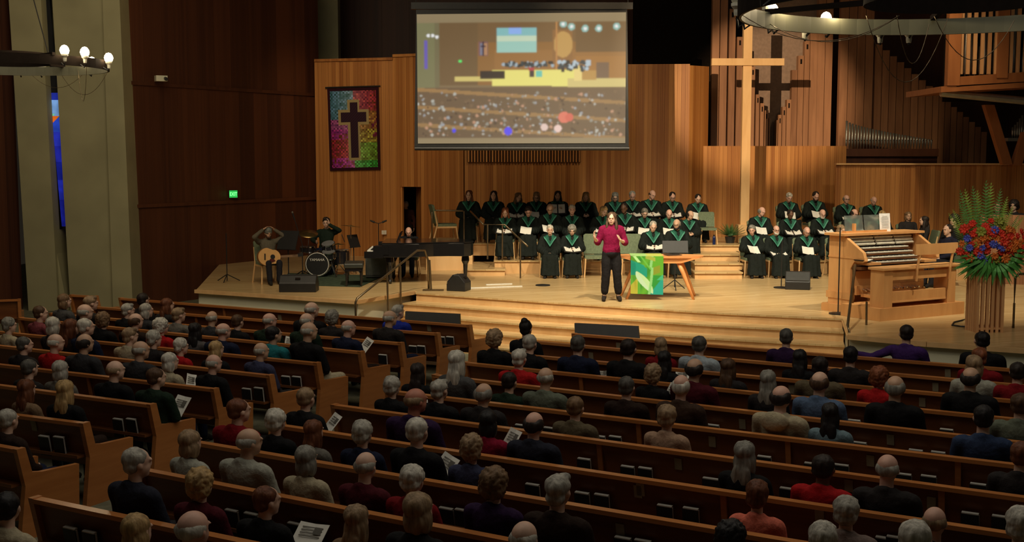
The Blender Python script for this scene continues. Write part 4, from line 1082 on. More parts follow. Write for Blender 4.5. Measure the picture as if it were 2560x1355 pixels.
# ============================================================ CHOIR
ROBE = byobj('robe_cloth', .9, .12, 14, .3, .3)
STOLE = plain('stole_green', (.012, .105, .066), .7, 0, .3, .25, 20)
TRIM = plain('stole_trim', (.06, .25, .17), .6)
def stole_mesh(N_, trim=False):
    N_ = V(N_); n = 28; inn, out = [], []
    for i in range(n + 1):
        a = 2*PI*i/n   # 0 = front
        ca, sa = math.cos(a), math.sin(a); fr = max(0, ca)
        inn.append(V((sa*.066, -.02 + ca*.075 + .01, -.005 - .09*fr**4)))
        ox = .168 * math.copysign(min(1, abs(sa)*1.25), sa)
        v = fr ** 1.5
        out.append(V((ox*(1 - .2*v), -.03 + ca*(.20 if ca > 0 else .13), -.065 - .22*v*(1 - min(1, abs(sa)*1.1))**.8 + .01*abs(sa))))
    bb = MB(); seq = [out] if trim else None
    def strip(A_, B_, off):
        ra = [bb.b.verts.new(N_ + p + V((0, .03*(p.y > 0) + off, .045 + off))) for p in A_]; rb = [bb.b.verts.new(N_ + p + V((0, .045*(p.y > 0) + off, .028 + off))) for p in B_]
        for k in range(n): bb.b.faces.new((ra[k], ra[k+1], rb[k+1], rb[k]))
    if trim: strip([o_.lerp(i_, .14) for i_, o_ in zip(inn, out)], out, .006)
    else: strip(inn, out, 0)
    me = bb.mesh('stole', True)
    me.materials.append(TRIM if trim else STOLE); return me
def choirproto(key, **k):
    yaw, pitch = k.get('yaw', 0), k.get('pitch', 0)
    j = J(N=(0, -.03, 1.04), H=(0, .015, 1.205), S=(.18, -.02, .955), E=(.25, .05, .72), W=k.get('W', (.08, .27, .70)), A=(.11, .44, .10), T=(.13, .56, .035), P=(0, 0, .53))
    R = build_person(key, j, yaw=yaw, pitch=pitch, robe=True, sleeves='robe', curl=.8)
    R['stole'] = stole_mesh(j['N']); R['trim'] = stole_mesh(j['N'], True); return R
CH = {'D': choirproto('ch_d', pitch=-.38), 'F': choirproto('ch_f', pitch=-.08, W=((.06, .24, .60), (-.05, .26, .60))), 'L': choirproto('ch_l', yaw=-.4, pitch=-.3), 'R': choirproto('ch_r', yaw=.35, pitch=-.22),
      'P': choirproto('ch_p', pitch=-.15, W=((.13, .33, .86), (-.13, .33, .86)))}
def chair(loc, rz, label, sc=1.0, grp='green upholstered stacking chairs'):
    e = empty('stacking_chair', loc, rz, label, 'chair', grp); e.scale = (sc, sc, sc)
    for nm, me, mt in CHAIR: mob(nm, me, mt, e)
    return e
def chair_parts():
    out = []
    b_ = MB().box((0, .02, .45), (.47, .46, .07)); m1 = b_.mesh('seat'); m1.materials.append(GREENC); out.append(('seat', m1, None))
    pts = [(-.24, -.20, .50), (.24, -.20, .50), (.24, -.30, .92), (.20, -.31, .95), (-.20, -.31, .95), (-.24, -.30, .92)]
    m2 = MB().prism(pts, (0, -.055, -.01)).mesh('backrest'); m2.materials.append(GREENC); out.append(('backrest', m2, None))
    for sx_ in (-1, 1):
        f_ = MB().tube([(sx_*.22, .24, .42), (sx_*.235, .27, .2), (sx_*.25, .30, 0)], .019, 6).mesh('leg'); f_.materials.append(LIGHTW); out.append(('leg', f_, None))
        r_ = MB().tube([(sx_*.235, -.29, .80), (sx_*.235, -.23, .46), (sx_*.25, -.30, .2), (sx_*.26, -.36, 0)], .019, 6).mesh('leg'); r_.materials.append(LIGHTW); out.append(('leg', r_, None))
        s_ = MB().box((sx_*.225, .01, .405), (.03, .48, .04)).mesh('side_rail'); s_.materials.append(LIGHTW); out.append(('side_rail', s_, None))
    return out
CHAIR = chair_parts()
FC = MB().box((-.105, 0, 0), (.21, .29, .012), RY(.14)).box((.105, 0, 0), (.21, .29, .012), RY(-.14)).mesh('cover'); FC.materials.append(BLACK)
FP = MB().box((-.095, 0, .012), (.16, .23, .006), RY(.14)).box((.095, 0, .012), (.16, .23, .006), RY(-.14)).mesh('pages'); FP.materials.append(PAPER)
FW = MB().box((0, 0, 0), (.16, .23, .008)).mesh('page'); FW.materials.append(PAPER)
ROWY = {1: (27.1, 0), 2: (28.45, .3), 3: (29.75, .6)}
choir = [
 # px, py, row, side, hair style, colour, skin, pose, holding, glasses, beard
 (1172,488,3,'l','long_front','auburn','light','F',0,0,0),(1234,489,3,'l','long_front','dark','light','F',0,0,0),(1293,492,3,'l','long_front','lightbrown','light','L','open',0,0),
 (1341,490,3,'l','bob','sandy','light','D','white',1,0),(1394,489,3,'l','long_front','dark','light','P','open',0,0),(1464,490,3,'l','long_front','blond','light','D',0,0,0),
 (1537,491,3,'l','bob','grey','light','D',0,1,0),(1580,488,3,'l','short','silver','pink','D','open',0,0),(1627,486,3,'l','fringe','brown','pink','L','open',0,0),(1680,490,3,'l','short','dark','pink','D','open',1,0),(1744,495,3,'l','short','dark','light','D','white',0,0),
 (1263,529,2,'l','long_front','red','light','D','open',0,0),(1321,527,2,'l','short_b','dark','pink','D','white',1,0),(1375,520,2,'l','fringe','grey','tan','D','white',1,0),(1430,525,2,'l','short_b','white','pink','F',0,0,0),
 (1506,527,2,'l','bob','blond','light','L','open',0,0),(1562,520,2,'l','short','dark','dark','R','open',0,0),(1611,531,2,'l','short_b','grey','light','D','white',0,0),(1672,533,2,'l','fringe','grey','pink','D','white',0,0),(1722,541,2,'l','balding','dark','tan','L',0,0,0),
 (1375,577,1,'l','short_b','white','light','F',0,0,0),(1430,574,1,'l','curly','grey','light','D','open',0,0),(1632,564,1,'l','short','silver','light','D','open',0,0),(1694,560,1,'l','balding','grey','tan','R',0,1,'dark'),
 (1971,492,3,'r','short_b','white','pink','D','white',0,0),(2037,489,3,'r','short','dark','pink','D','white',0,'dark'),(2115,501,3,'r','balding','grey','pink','F','white',1,0),(2182,505,3,'r','fringe','silver','pink','D','open',0,0),
 (1900,528,2,'r','balding','grey','pink','L','white',0,0),(1974,536,2,'r','short','dark','dark','D','open',0,0),(2054,533,2,'r','fringe','silver','pink','D','open',0,'white'),(2131,533,2,'r','balding','dark','pink','L','open',1,0),
 (1881,576,1,'r','short_b','grey','pink','R','white',0,0),(1940,579,1,'r','fringe','dark','pink','F','open',1,'white'),(2015,581,1,'r','fringe','silver','pink','D','white',1,0),(2098,574,1,'r','bob','sandy','light','L','white',0,0),
 (2203,541,2,'r','short_b','blond','light','D',0,1,0),(2174,576,1,'r','short_b','sandy','light','D',0,0,0)]
cnt = defaultdict(int)
RN = {1: 'front row', 2: 'middle row', 3: 'back row'}
choir.sort(key=lambda c: (c[3], c[2], c[0]))
for (px, py, row, side, st, hc, sk, pose, hold, gl, be) in choir:
    Y, zf = ROWY[row]
    if pose == 'P': Y += 0
    p = ony(px, py, Y); sc = max(.9, min(1.08, (p.z - zf) / 1.195)); cnt[(side, row)] += 1; k = cnt[(side, row)]
    rz = PI + math.atan2(p.x - 2.5, 40) * .8
    hd = {'fringe': 'bald crown', 'balding': 'thinning %s hair' % ADJ.get(hc, hc)}.get(st, HN[st] % ADJ.get(hc, hc))
    o = put_person(CH[pose], (p.x, Y - .0, zf + (p.z - zf - 1.195*sc)*.5), rz, sc, sk, st, hc, (.012, .016, .014), face=True, glasses=bool(gl), beard=be or None, topname='robe', topmat=None)
    sto = mob('stole', CH[pose]['stole'], None, o); mob('stole_trim', CH[pose]['trim'], None, sto)
    lb = 'black-robed singer with green stole, %s, %s from left, %s, %s choir' % (hd, ORD[k-1], RN[row], 'left' if side == 'l' else 'right')
    tagp(o, lb, 'person', 'robed choir singers')
    chair((p.x, Y + .02, zf), rz, 'green upholstered chair under the %s singer from left, %s, %s choir' % (ORD[k-1], RN[row], 'left' if side == 'l' else 'right'), sc)
    if hold:
        j = CH[pose]['j']; w_ = (j['W'][1] + j['W'][-1]) / 2 + V((0, .075, .01)); w_ = Matrix.Rotation(rz, 3, 'Z') @ (w_ * sc) + o.location
        e = empty('music_folder' if hold == 'open' else 'music_sheet', w_, rz, ('open black music folder' if hold == 'open' else 'white music booklet') + ' held by the %s singer from left, %s, %s choir' % (ORD[k-1], RN[row], 'left' if side == 'l' else 'right'), 'folder' if hold == 'open' else 'sheet music', 'music held by the choir')
        e.rotation_euler = (-.35 if pose != 'P' else -1.1, 0, rz + random.uniform(-.2, .2))
        if hold == 'open': mob('cover', FC, None, e); mob('pages', FP, None, e)
        else: mob('page', FW, None, e); e.rotation_euler.x = -.7; mob('cover', FW, None, e, Matrix.Translation((.10, 0, .02)) @ RY(-.3).to_4x4())
# seated women in dark at the right end of the choir and others in dark clothes
def seated(px, py, Y, zf, rz, st, hc, sk, col, lb, proto=None, bottom=(.02, .02, .025), ch=True, **kw):
    p = ony(px, py, Y); sc = max(.85, min(1.1, (p.z - zf) / 1.18))
    o = put_person(proto or AUD[0], (p.x, Y, zf), rz, sc, sk, st, hc, col, bottom=bottom, face=True, **kw)
    tagp(o, lb, 'person')
    if ch: chair((p.x, Y, zf), rz, 'green upholstered chair under the ' + lb.split(',')[0].replace('person ', 'person ')[:60].strip(), sc)
    return o
seated(2271, 541, 28.4, .3, PI, 'bob', 'lightbrown', 'tan', CT['dark'], 'person with light brown bob in dark robe, behind the organ console')
seated(2308, 552, 27.6, .15, PI*.5, 'long_front', 'dark', 'light', CT['dark'], 'smiling person with long dark hair in profile, right of the white sheet')
seated(2368, 575, 25.0, 0, PI*.62, 'short', 'dark', 'light', (.018, .018, .035), 'person in navy jacket sitting sideways beyond the organ bench', proto=AUD[0])
seated(2384, 548, 26.6, .0, PI*.75, 'curly', 'dark', 'light', CT['black'], 'dark-haired person behind the person in navy by the organ bench')
o = MB().box((8.9 + 2.0, 27.2, .22), (3.6, 1.8, .44)).obj('choir_riser', LIGHTW); o['kind'] = 'structure'
seated(2494, 517, 26.6, .44, PI*.9, 'bob', 'auburn', 'tan', CT['dark'], 'person with auburn bob behind the low timber partition at far right')
seated(2534, 514, 26.5, .44, PI*.8, 'curly', 'dark', 'light', CT['dark'], 'person with dark curly hair behind the partition at the far right edge')
# empty chairs
chair((xof(1112, 29.2, .6), 29.2, .6), -PI*.42, 'empty green chair on the riser behind the grand piano', 1.0)
chair((xof(1580, 26.9, .0), 27.1, 0), PI, 'empty green chair in the front row behind the speaker', 1.0)
chair((xof(1488, 26.9, .0), 27.1, 0), PI, 'empty green chair left of the speaker, front row', 1.0)
chair((xof(1772, 28.9, .6), 29.1, .6), PI, 'empty green chair at the right end of the back row', .8)
# ============================================================ SPEAKER
SPJ = J(P=(0, 0, .93), N=(0, -.01, 1.42), H=(0, .03, 1.555), S=(.175, -.005, 1.355), E=((.25, -.02, 1.10), (-.26, .0, 1.10)), W=((.33, .20, 1.20), (-.15, .24, 1.16)),
        G=(.085, .0, .90), K=((.10, .03, .50), (-.11, .03, .50)), A=((.125, -.01, .10), (-.145, -.01, .10)), T=((.15, .14, .035), (-.16, .15, .035)))
SP = build_person('speaker', SPJ, voxel=.0085, yaw=.12, pitch=-.02, sleeves='elbow', curl=.45, dec=None, bottomcut=.80, legk=1.15, pelv=.09, k=.92,
                  hand_dirs={1: ((.15, .25, .95), (.35, .6, -.2), (-.9, .2, .2)), -1: ((.35, .75, .45), (.2, -.3, .9), (.6, -.3, .6))})
pS = onz(1530, 752, 0)
o = put_person(SP, (pS.x - .02, pS.y, 0), PI, 1.0, 'light', 'long_front', (.085, .045, .025), (.20, .006, .045), bottom=(.012, .011, .012), shoe=(.02, .015, .012), face=True, topname='blouse', botname='cropped_trousers')
tagp(o, 'speaker in a magenta blouse and black cropped trousers, gesturing at the stage front', 'person')
# ============================================================ MUSICIANS
GT = J(E=((.36, .10, 1.08), (-.36, .10, 1.08)), W=((.13, .06, 1.24), (-.13, .06, 1.24)), K=((.13, .42, .50), (-.12, .44, .50)))
GTP = build_person('guitarist', GT, pitch=-.25, curl=.5, hand_dirs={1: ((-.75, 0, .6), (0, .9, .3), (-.6, 0, -.8)), -1: ((.75, 0, .6), (0, .9, .3), (.6, 0, -.8))})
pG = onz(668, 713, 0); GX, GY = pG.x - .05, pG.y + .42; rzg = -PI + .50
o = put_person(GTP, (GX, GY, 0), rzg, .93, 'tan', 'beanie', (.13, .14, .125), (.12, .105, .075), bottom=(.018, .018, .024), face=True, beard='brown', hairname='knitted_hat', topname='sweater')
tagp(o, 'guitarist in grey knitted hat with both hands on the head, seated at stage left end', 'person')
chair((GX, GY, 0), rzg, 'green upholstered chair under the guitarist', .96)
def guitar():
    e = empty('acoustic_guitar', (GX + .10, GY - .36, .60), rzg, 'blond acoustic guitar resting on the lap of the seated guitarist', 'guitar')
    pts = []
    for i in range(40):
        a = 2*PI*i/40; x = math.cos(a); r_ = .20 + .035*math.cos(2*a) - .022*x + .0*math.sin(a)
        pts.append(V((x*.245, 0, math.sin(a)*(.20 - .035*(math.exp(-((x - .15)/.28)**2)) - .02*(x > .3)))))
    MB().prism(pts, (0, -.10, 0)).obj('body', plain('guitar_side', (.30, .13, .04), .3), e)
    MB().prism([p*.985 + V((0, .004, 0)) for p in pts], (0, -.006, 0)).obj('soundboard', plain('spruce', (.72, .42, .16), .3, 0, .5, .05), e)
    MB().cyl((.07, .006, 0), (.07, .012, 0), .05, n=20).obj('sound_hole', BLACK, e)
    MB().prism([(.10, .008, -.05), (.02, .008, -.04), (-.02, .008, -.10), (.06, .008, -.12), (.13, .008, -.09)], (0, .004, 0)).obj('pickguard', plain('pickguard', (.10, .02, .015), .3), e)
    MB().box((-.10, .012, 0), (.025, .012, .13)).obj('bridge', BLACK, e)
    MB().box((.42, -.02, .02), (.42, .025, .05), RY(-.08)).obj('neck', plain('guitar_neck', (.22, .13, .07), .4), e)
    MB().box((.68, -.02, .045), (.13, .02, .07), RY(-.08)).obj('headstock', BLACK, e)
    for k in range(6): MB().cyl((.66 + .03*(k//2), -.02, .045 + (.045 if k % 2 else -.045)), (.66 + .03*(k//2), -.02, .045 + (.06 if k % 2 else -.06)), .007, n=6).obj('tuning_peg', CHROME, e)
    e.rotation_euler = (.10, -.12, rzg + PI); e.rotation_euler = (-.12, .14, rzg + PI)
    return e
gt = guitar(); gt.rotation_euler = (.12, -.05, rzg); gt.scale = (-1.0, 1, 1); gt.location.y -= .02
# drummer
DR = J(E=((.30, .12, .78), (-.36, .12, 1.0)), W=((.12, .34, .72), (-.12, .14, 1.14)), K=((.20, .40, .52), (-.24, .38, .52)), A=((.22, .48, .1), (-.28, .46, .1)))
DRP = build_person('drummer', DR, pitch=-.1, yaw=-.1, curl=.6, hand_dirs={1: ((0, .8, .4), (0, -.4, .8), (-.9, 0, -.2)), -1: ((.15, -.1, .95), (0, .9, .1), (.95, 0, 0))})
YD = 27.9; pD_ = ony(815, 556, YD)
o = put_person(DRP, (pD_.x, YD, 0), PI - .15, (pD_.z)/1.18, 'light', 'short_b', 'dark', (.012, .022, .014), bottom=(.015, .02, .05), face=True, topname='sweater')
tagp(o, 'drummer in dark green top resting his face on one hand behind the drum kit', 'person')
e = empty('drum_throne', (pD_.x, YD, 0), 0, 'round black drum stool under the drummer', 'stool'); MB().lathe([(.02, .0), (.17, .36), (.17, .43), (.15, .45)], n=18).obj('seat', BLACK, e)
for k in range(3): MB().cyl((0, 0, .3), (.25*math.cos(2.1*k), .25*math.sin(2.1*k), 0), .012).obj('leg', CHROME, e)
DSH = plain('drum_shell', (.015, .015, .018), .15, 0, .6)
def drum(nm, c, ax, r, h, parent, hoops=True):
    c, ax = V(c), V(ax).normalized()
    d = MB().cyl(c - ax*h/2, c + ax*h/2, r, n=28).obj(nm, DSH, parent)
    if hoops:
        for s in (-1, 1): MB().cyl(c + ax*(s*h/2 - .012), c + ax*(s*h/2 + .012), r + .008, n=28).obj('hoop', CHROME, d)
        for s in (1,): MB().cyl(c + ax*(s*h/2 + .013), c + ax*(s*h/2 + .016), r*.96, n=28).obj('drum_head', plain('drum_head', (.16, .16, .16), .3) if 'drum_head' not in MATS else MATS['drum_head'], d)
        q = ax.to_track_quat('Z', 'Y')
        for k in range(8):
            v = q @ V((math.cos(k*PI/4)*(r + .01), math.sin(k*PI/4)*(r + .01), 0)); MB().cyl(c + v - ax*h*.35, c + v + ax*h*.35, .008, n=6).obj('lug', CHROME, d)
    return d
pd = ony(796, 662, 27.0)
kit = empty('drum_kit', (pd.x, 27.0, 0), 0, 'black and chrome drum kit at the left end of the stage', 'drums')
bd = drum('bass_drum', (0, .05, .30), (0, -1, 0), .275, .38, kit, True)
bd.children[2].data.materials.clear() if False else None
for c_ in bd.children:
    if c_.name.startswith('drum_head'): c_.data.materials.clear(); c_.data.materials.append(BLACK)
ring_ = MB().tube([(math.cos(a*PI/14)*.255, -.165, .30 + math.sin(a*PI/14)*.255) for a in range(29)], .008, 5).obj('white_ring', PAPER, bd)
text('YAMAHA', .082, PAPER, bd, (0, -.172, .40), (PI/2, 0, 0), .002)
drum('tom_drum', (.22, .12, .66), (-.1, -.35, .9), .15, .18, kit); drum('tom_drum', (.24, -.02, .50), (.0, -.3, 1), .15, .14, kit)
drum('snare_drum', (-.28, .25, .60), (0, 0, 1), .17, .12, kit); drum('floor_tom', (.46, .35, .42), (0, 0, 1), .19, .32, kit)
CYM = plain('cymbal_brass', (.30, .20, .07), .3, .9)
def cym(x, y, z, r, tx, ty):
    MB().cyl((x, y, 0.25), (x, y, z), .010, n=6).obj('cymbal_stand', CHROME, kit)
    for k in range(3): MB().cyl((x, y, .28), (x + .22*math.cos(2.1*k + .4), y + .22*math.sin(2.1*k + .4), 0), .009, n=6).obj('stand_leg', CHROME, kit)
    c_ = MB().lathe([(.005, .03), (.03, .02), (r*.5, .006), (r, 0), (r, -.003)], n=28).obj('cymbal', CYM, kit, True); c_.location = (x, y, z); c_.rotation_euler = (tx, ty, 0)
cym(-.22, .0, .98, .22, .35, .1); cym(.68, .45, 1.12, .23, -.1, .1); cym(.42, .25, .72, .16, 0, 0)
MB().cyl((.33, -.20, .36), (.43, -.24, .02), .018, n=8).obj('hardware_leg', CHROME, kit)
MB().cyl((.52, .1, .95), (.60, .02, .78), .010, n=6).obj('boom_arm', CHROME, kit)
# generic stands
def micstand(px, py, Hh, lb, boom=None, tripod=True, z=0, Y=None):
    p = onz(px, py, z) if Y is None else V((xof(px, Y, z), Y, z))
    e = empty('microphone_stand', p, 0, lb, 'microphone stand')
    MB().cyl((0, 0, .02), (0, 0, Hh), .011, n=8).obj('pole', BLACK, e)
    if tripod:
        for k in range(3): a = 2.09*k + .5; MB().cyl((0, 0, .16), (.28*math.cos(a), .28*math.sin(a), .01), .011, n=6).obj('leg', BLACK, e)
    else: MB().lathe([(.02, 0), (.155, 0), (.155, .02), (.03, .035)], n=24).obj('base', BLACK, e)
    if boom:
        b = V(boom); MB().cyl((0, 0, Hh), V((0, 0, Hh)) + b, .009, n=6).obj('boom', BLACK, e)
        d = b.normalized(); t_ = V((0, 0, Hh)) + b; m_ = MB().cyl(t_, t_ + d*.15, .018, n=10).obj('microphone', BLACK, e); MB().ell(t_ + d*.17, (.026, .026, .03)).obj('grille', plain('mic_grille', (.2, .18, .15), .4, .6) if 'mic_grille' not in MATS else MATS['mic_grille'], m_)
    return e
micstand(568, 704, 1.05, 'black tripod stand left of the guitarist')
micstand(757, 694, .75, 'tall boom microphone stand beside the drum kit', (-.16, 0, .55))
micstand(2095, 785, 1.5, 'thin black stand with round base left of the organ console', None, False)
micstand(1953, 720, .98, 'black stand with round base beside the right monitor wedge', None, False)
micstand(1357, 714, .02, 'small round black stand base on the empty stage floor', None, False)
e = micstand(947, 655, .72, 'twin-microphone stand against the banner wall', None, True, 0, 31.6)
e.location.z = 0
MB().cyl((0, 0, .72), (0, 0, .95), .011).obj('pole', BLACK, e); 
for s in (-1, 1): MB().cyl((0, 0, .95), (s*.17, 0, 1.0), .01).obj('arm', BLACK, e); MB().cyl((s*.10, 0, .98), (s*.22, 0, 1.03), .028, .02).obj('microphone', BLACK, e)
def musicstand(px, Y, zt, w_, h_, lb, z=0, tilt=.35, rz=0):
    x = xof(px, Y, zt); e = empty('music_stand', (x, Y, z), rz, lb, 'music stand')
    MB().cyl((0, 0, .05), (0, 0, zt - z), .012, n=8).obj('pole', BLACK, e)
    MB().box((0, 0, zt - z), (w_, .02, h_), RX(-tilt)).obj('desk', BLACK, e); MB().box((0, -.04, zt - z - h_/2 + .01), (w_, .06, .015)).obj('lip', BLACK, e)
    for k in range(3): a = 2.09*k + .5; MB().cyl((0, 0, .2), (.25*math.cos(a), .25*math.sin(a), .01), .010, n=6).obj('leg', BLACK, e)
    return e
musicstand(1688, 24.4, 2.72 - (617-390)*24.4/3000, .52, .26, 'black music stand behind the communion table')
musicstand(884, 27.5, 2.72 - (602-390)*27.5/3000, .34, .30, 'black music stand right of the drum kit', rz=1.0)
musicstand(720, 25.6, .93, .50, .42, 'dark music stand in front of the guitarist', rz=-.5)
# monitor wedges
def wedge(px, py, w_, d_, h_, rz, lb, handle=True):
    p = onz(px, py, 0); e = empty('stage_monitor', p, rz, lb, 'speaker')
    prof = [(-d_/2, 0), (d_/2, 0), (d_/2, h_*.45), (d_*.12, h_), (-d_*.18, h_), (-d_/2, h_*.55)]
    MB().prism([(-w_/2, y, z) for y, z in prof], (w_, 0, 0)).obj('cabinet', BLACK, e, bevel=.015)
    a = math.atan2(h_*.55, d_*.38); c = V((0, d_*.31, h_*.725))
    MB().box(c + V((0, .01, .01)), (w_*.9, d_*.5, .012), RX(-a)).obj('grille', plain('grille_cloth', (.035, .036, .035), .8) if 'grille_cloth' not in MATS else MATS['grille_cloth'], e)
    if handle: MB().box((0, -d_*.34, h_*.8), (.10, .05, .02), RX(.9)).obj('handle', CHROME if False else DARK, e)
    return e
wedge(748, 728, .74, .42, .33, 0, 'black floor monitor speaker in front of the drum kit')
wedge(1147, 726, .36, .40, .33, 1.25, 'dark floor monitor speaker on end at the left stage edge')
wedge(1994, 722, .50, .42, .36, PI - .25, 'black floor monitor speaker in front of the right choir')
# ============================================================ PIANO
YPn = 25.5; xp = xof(1048, YPn, .7)
pn = empty('grand_piano', (xp, YPn, 0), .03, 'black grand piano with closed lid at the left of the stage', 'piano')
out = [(-.78, -.18), (-.30, -.18), (.0, -.10), (.30, .05), (.62, .10), (.95, .06), (1.10, .16), (1.15, .42), (1.08, .80), (.86, 1.12), (.55, 1.22), (-.78, 1.22)]
MB().prism([(x, y, .62) for x, y in out], (0, 0, .30)).obj('case', PIANO, pn, bevel=.01)
MB().prism([(x*1.012, y*1.01 - .01, .925) for x, y in out], (0, 0, .022)).obj('lid', PIANO, pn)
MB().box((-.95, .52, .68), (.40, 1.46, .15)).obj('keybed', PIANO, pn); MB().box((-.80, -.17, .78), (.32, .05, .20)).obj('cheek', PIANO, pn); MB().box((-.80, 1.2, .78), (.32, .05, .20)).obj('cheek', PIANO, pn)
ky = MB().box((-1.02, .52, .765), (.15, 1.30, .02)).obj('white_keys', PAPER, pn)
for k in range(36):
    if k % 7 not in (2, 6): MB().box((-.98, -.10 + k*.035, .785), (.09, .012, .015)).obj('black_key', BLACK, ky)
MB().box((-.45, .52, 1.03), (.03, .75, .24), RY(.35)).obj('music_rack', PIANO, pn)
for (x, y) in ((-.62, .0), (-.62, 1.05), (.98, .30)):
    MB().loft([((x, y, .62), .075, .075), ((x, y, .50), .085, .085), ((x, y, .42), .05, .05), ((x, y, .10), .035, .035), ((x, y, .06), .05, .05), ((x, y, 0), .02, .02)]).obj('leg', PIANO, pn)
ly = MB().box((-.72, .52, .33), (.04, .16, .55)).obj('lyre', PIANO, pn)
for k in (-1, 0, 1): MB().box((-.80, .52 + k*.06, .06), (.16, .03, .015)).obj('pedal', plain('brass_pedal', (.5, .35, .1), .3, 1) if 'brass_pedal' not in MATS else MATS['brass_pedal'], ly)
pn.scale = (1, 1, .94)
pb_ = onz(882, 716, 0)
bn_ = empty('piano_bench', (pb_.x, pb_.y + .25, 0), .1, 'black padded bench at the keyboard end of the grand piano', 'bench')
MB().box((0, 0, .44), (.40, .75, .10)).obj('cushion', plain('black_leather', (.03, .035, .03), .4), bn_, bevel=.02); MB().box((0, 0, .36), (.37, .70, .07)).obj('apron', PIANO, bn_)
for x in (-.15, .15):
    for y in (-.3, .3): MB().cyl((x, y, .34), (x, y, 0), .028, .02).obj('leg', PIANO, bn_)
p = ony(1022, 575, 27.3)
seated(1022, 575, 27.3, 0, PI, 'fringe', 'grey', 'pink', CT['black'], 'bald musician in dark jacket and jeans seated behind the grand piano', bottom=(.03, .045, .09), proto=AUD['D'])
e = empty('guitar_amplifier', (xof(942, 26.6, .3), 26.7, 0), .1, 'dark grey amplifier box on the floor left of the piano leg', 'amplifier')
MB().box((0, 0, .27), (.52, .28, .46)).obj('cabinet', plain('amp_grey', (.05, .06, .055), .8), e); MB().box((0, -.145, .27), (.46, .01, .38)).obj('grille', plain('amp_grille', (.08, .09, .08), .9), e)
# stage rug under the drums
r0 = [onz(700, 712, 0), onz(900, 718, 0), onz(960, 690, 0), onz(720, 684, 0)]
o = MB().prism([V((q.x, q.y, .0)) for q in r0], (0, 0, .012)).obj('rug', plain('rug_green', (.05, .07, .045), .95, 0, .1, .3, 10)); tagp(o, 'worn dark green rug on the floor under the drum kit', 'rug')
# man in the doorway
p = ony(1016, 512, 33.2)
ST = J(P=(0, 0, .93), N=(0, -.01, 1.42), H=(0, .03, 1.575), S=(.185, -.005, 1.35), E=(.24, .0, 1.08), W=(.24, .08, .84), G=(.09, 0, .90), K=(.10, .02, .50), A=(.11, 0, .1), T=(.13, .14, .035))
STP = build_person('standing', ST, pitch=-.2, yaw=.4)
o = put_person(STP, (p.x, 33.2, 0), PI, p.z/1.575, 'tan', 'short', 'silver', (.05, .015, .01), face=True); tagp(o, 'grey-haired person in dark red shirt standing inside the dark doorway', 'person')
# wall plate and papers near it
o = empty('wall_plate', ony(960, 581, 32.35), .25, 'small cream switch plate on the wood wall left of the doorway', 'wall plate'); MB().box((0, 0, 0), (.13, .02, .11)).obj('plate', PAPER, o); MB().box((0, -.012, 0), (.03, .02, .04)).obj('switch', PLAST, o)
# ============================================================ COMMUNION TABLE
YT = 23.0; tx0, tx1 = xof(1540, YT, .78), xof(1757, YT, .78); tc_ = (tx0 + tx1)/2; tw = (tx1 - tx0)
tb = empty('communion_table', (tc_, YT, 0), -.05, 'light timber table with curved splayed legs, beside the speaker', 'table')
TABW = wood('table_wood', (.62, .25, .085), (.78, .36, .13), .35, (1.2, 6, 6), .2)
pts = []
for i in range(32):
    a = 2*PI*i/32; ca, sa = math.cos(a), math.sin(a); pts.append((math.copysign(abs(ca)**.55, ca)*tw/2, math.copysign(abs(sa)**.7, sa)*.34, .79))
MB().prism(pts, (0, 0, .03)).obj('table_top', TABW, tb)
MB().prism([(-tw/2 + .1, -.30, .79), (tw/2 - .1, -.30, .79), (tw/2 - .45, -.30, .69), (-tw/2 + .45, -.30, .69)], (0, .05, 0)).obj('apron', TABW, tb)
MB().prism([(-tw/2 + .1, .25, .79), (tw/2 - .1, .25, .79), (tw/2 - .45, .25, .69), (-tw/2 + .45, .25, .69)], (0, .05, 0)).obj('apron', TABW, tb)
for s in (-1, 1):
    for y, dx in ((-.26, .0), (.26, .08)):
        x = s*(tw/2 - .50 + dx); MB().tube([(x, y*.85, .72), (x + s*.10, y, .5), (x + s*.20, y*1.05, .25), (x + s*.30, y*1.1, 0)], [.045, .04, .034, .026], 10).obj('leg', TABW, tb, True)
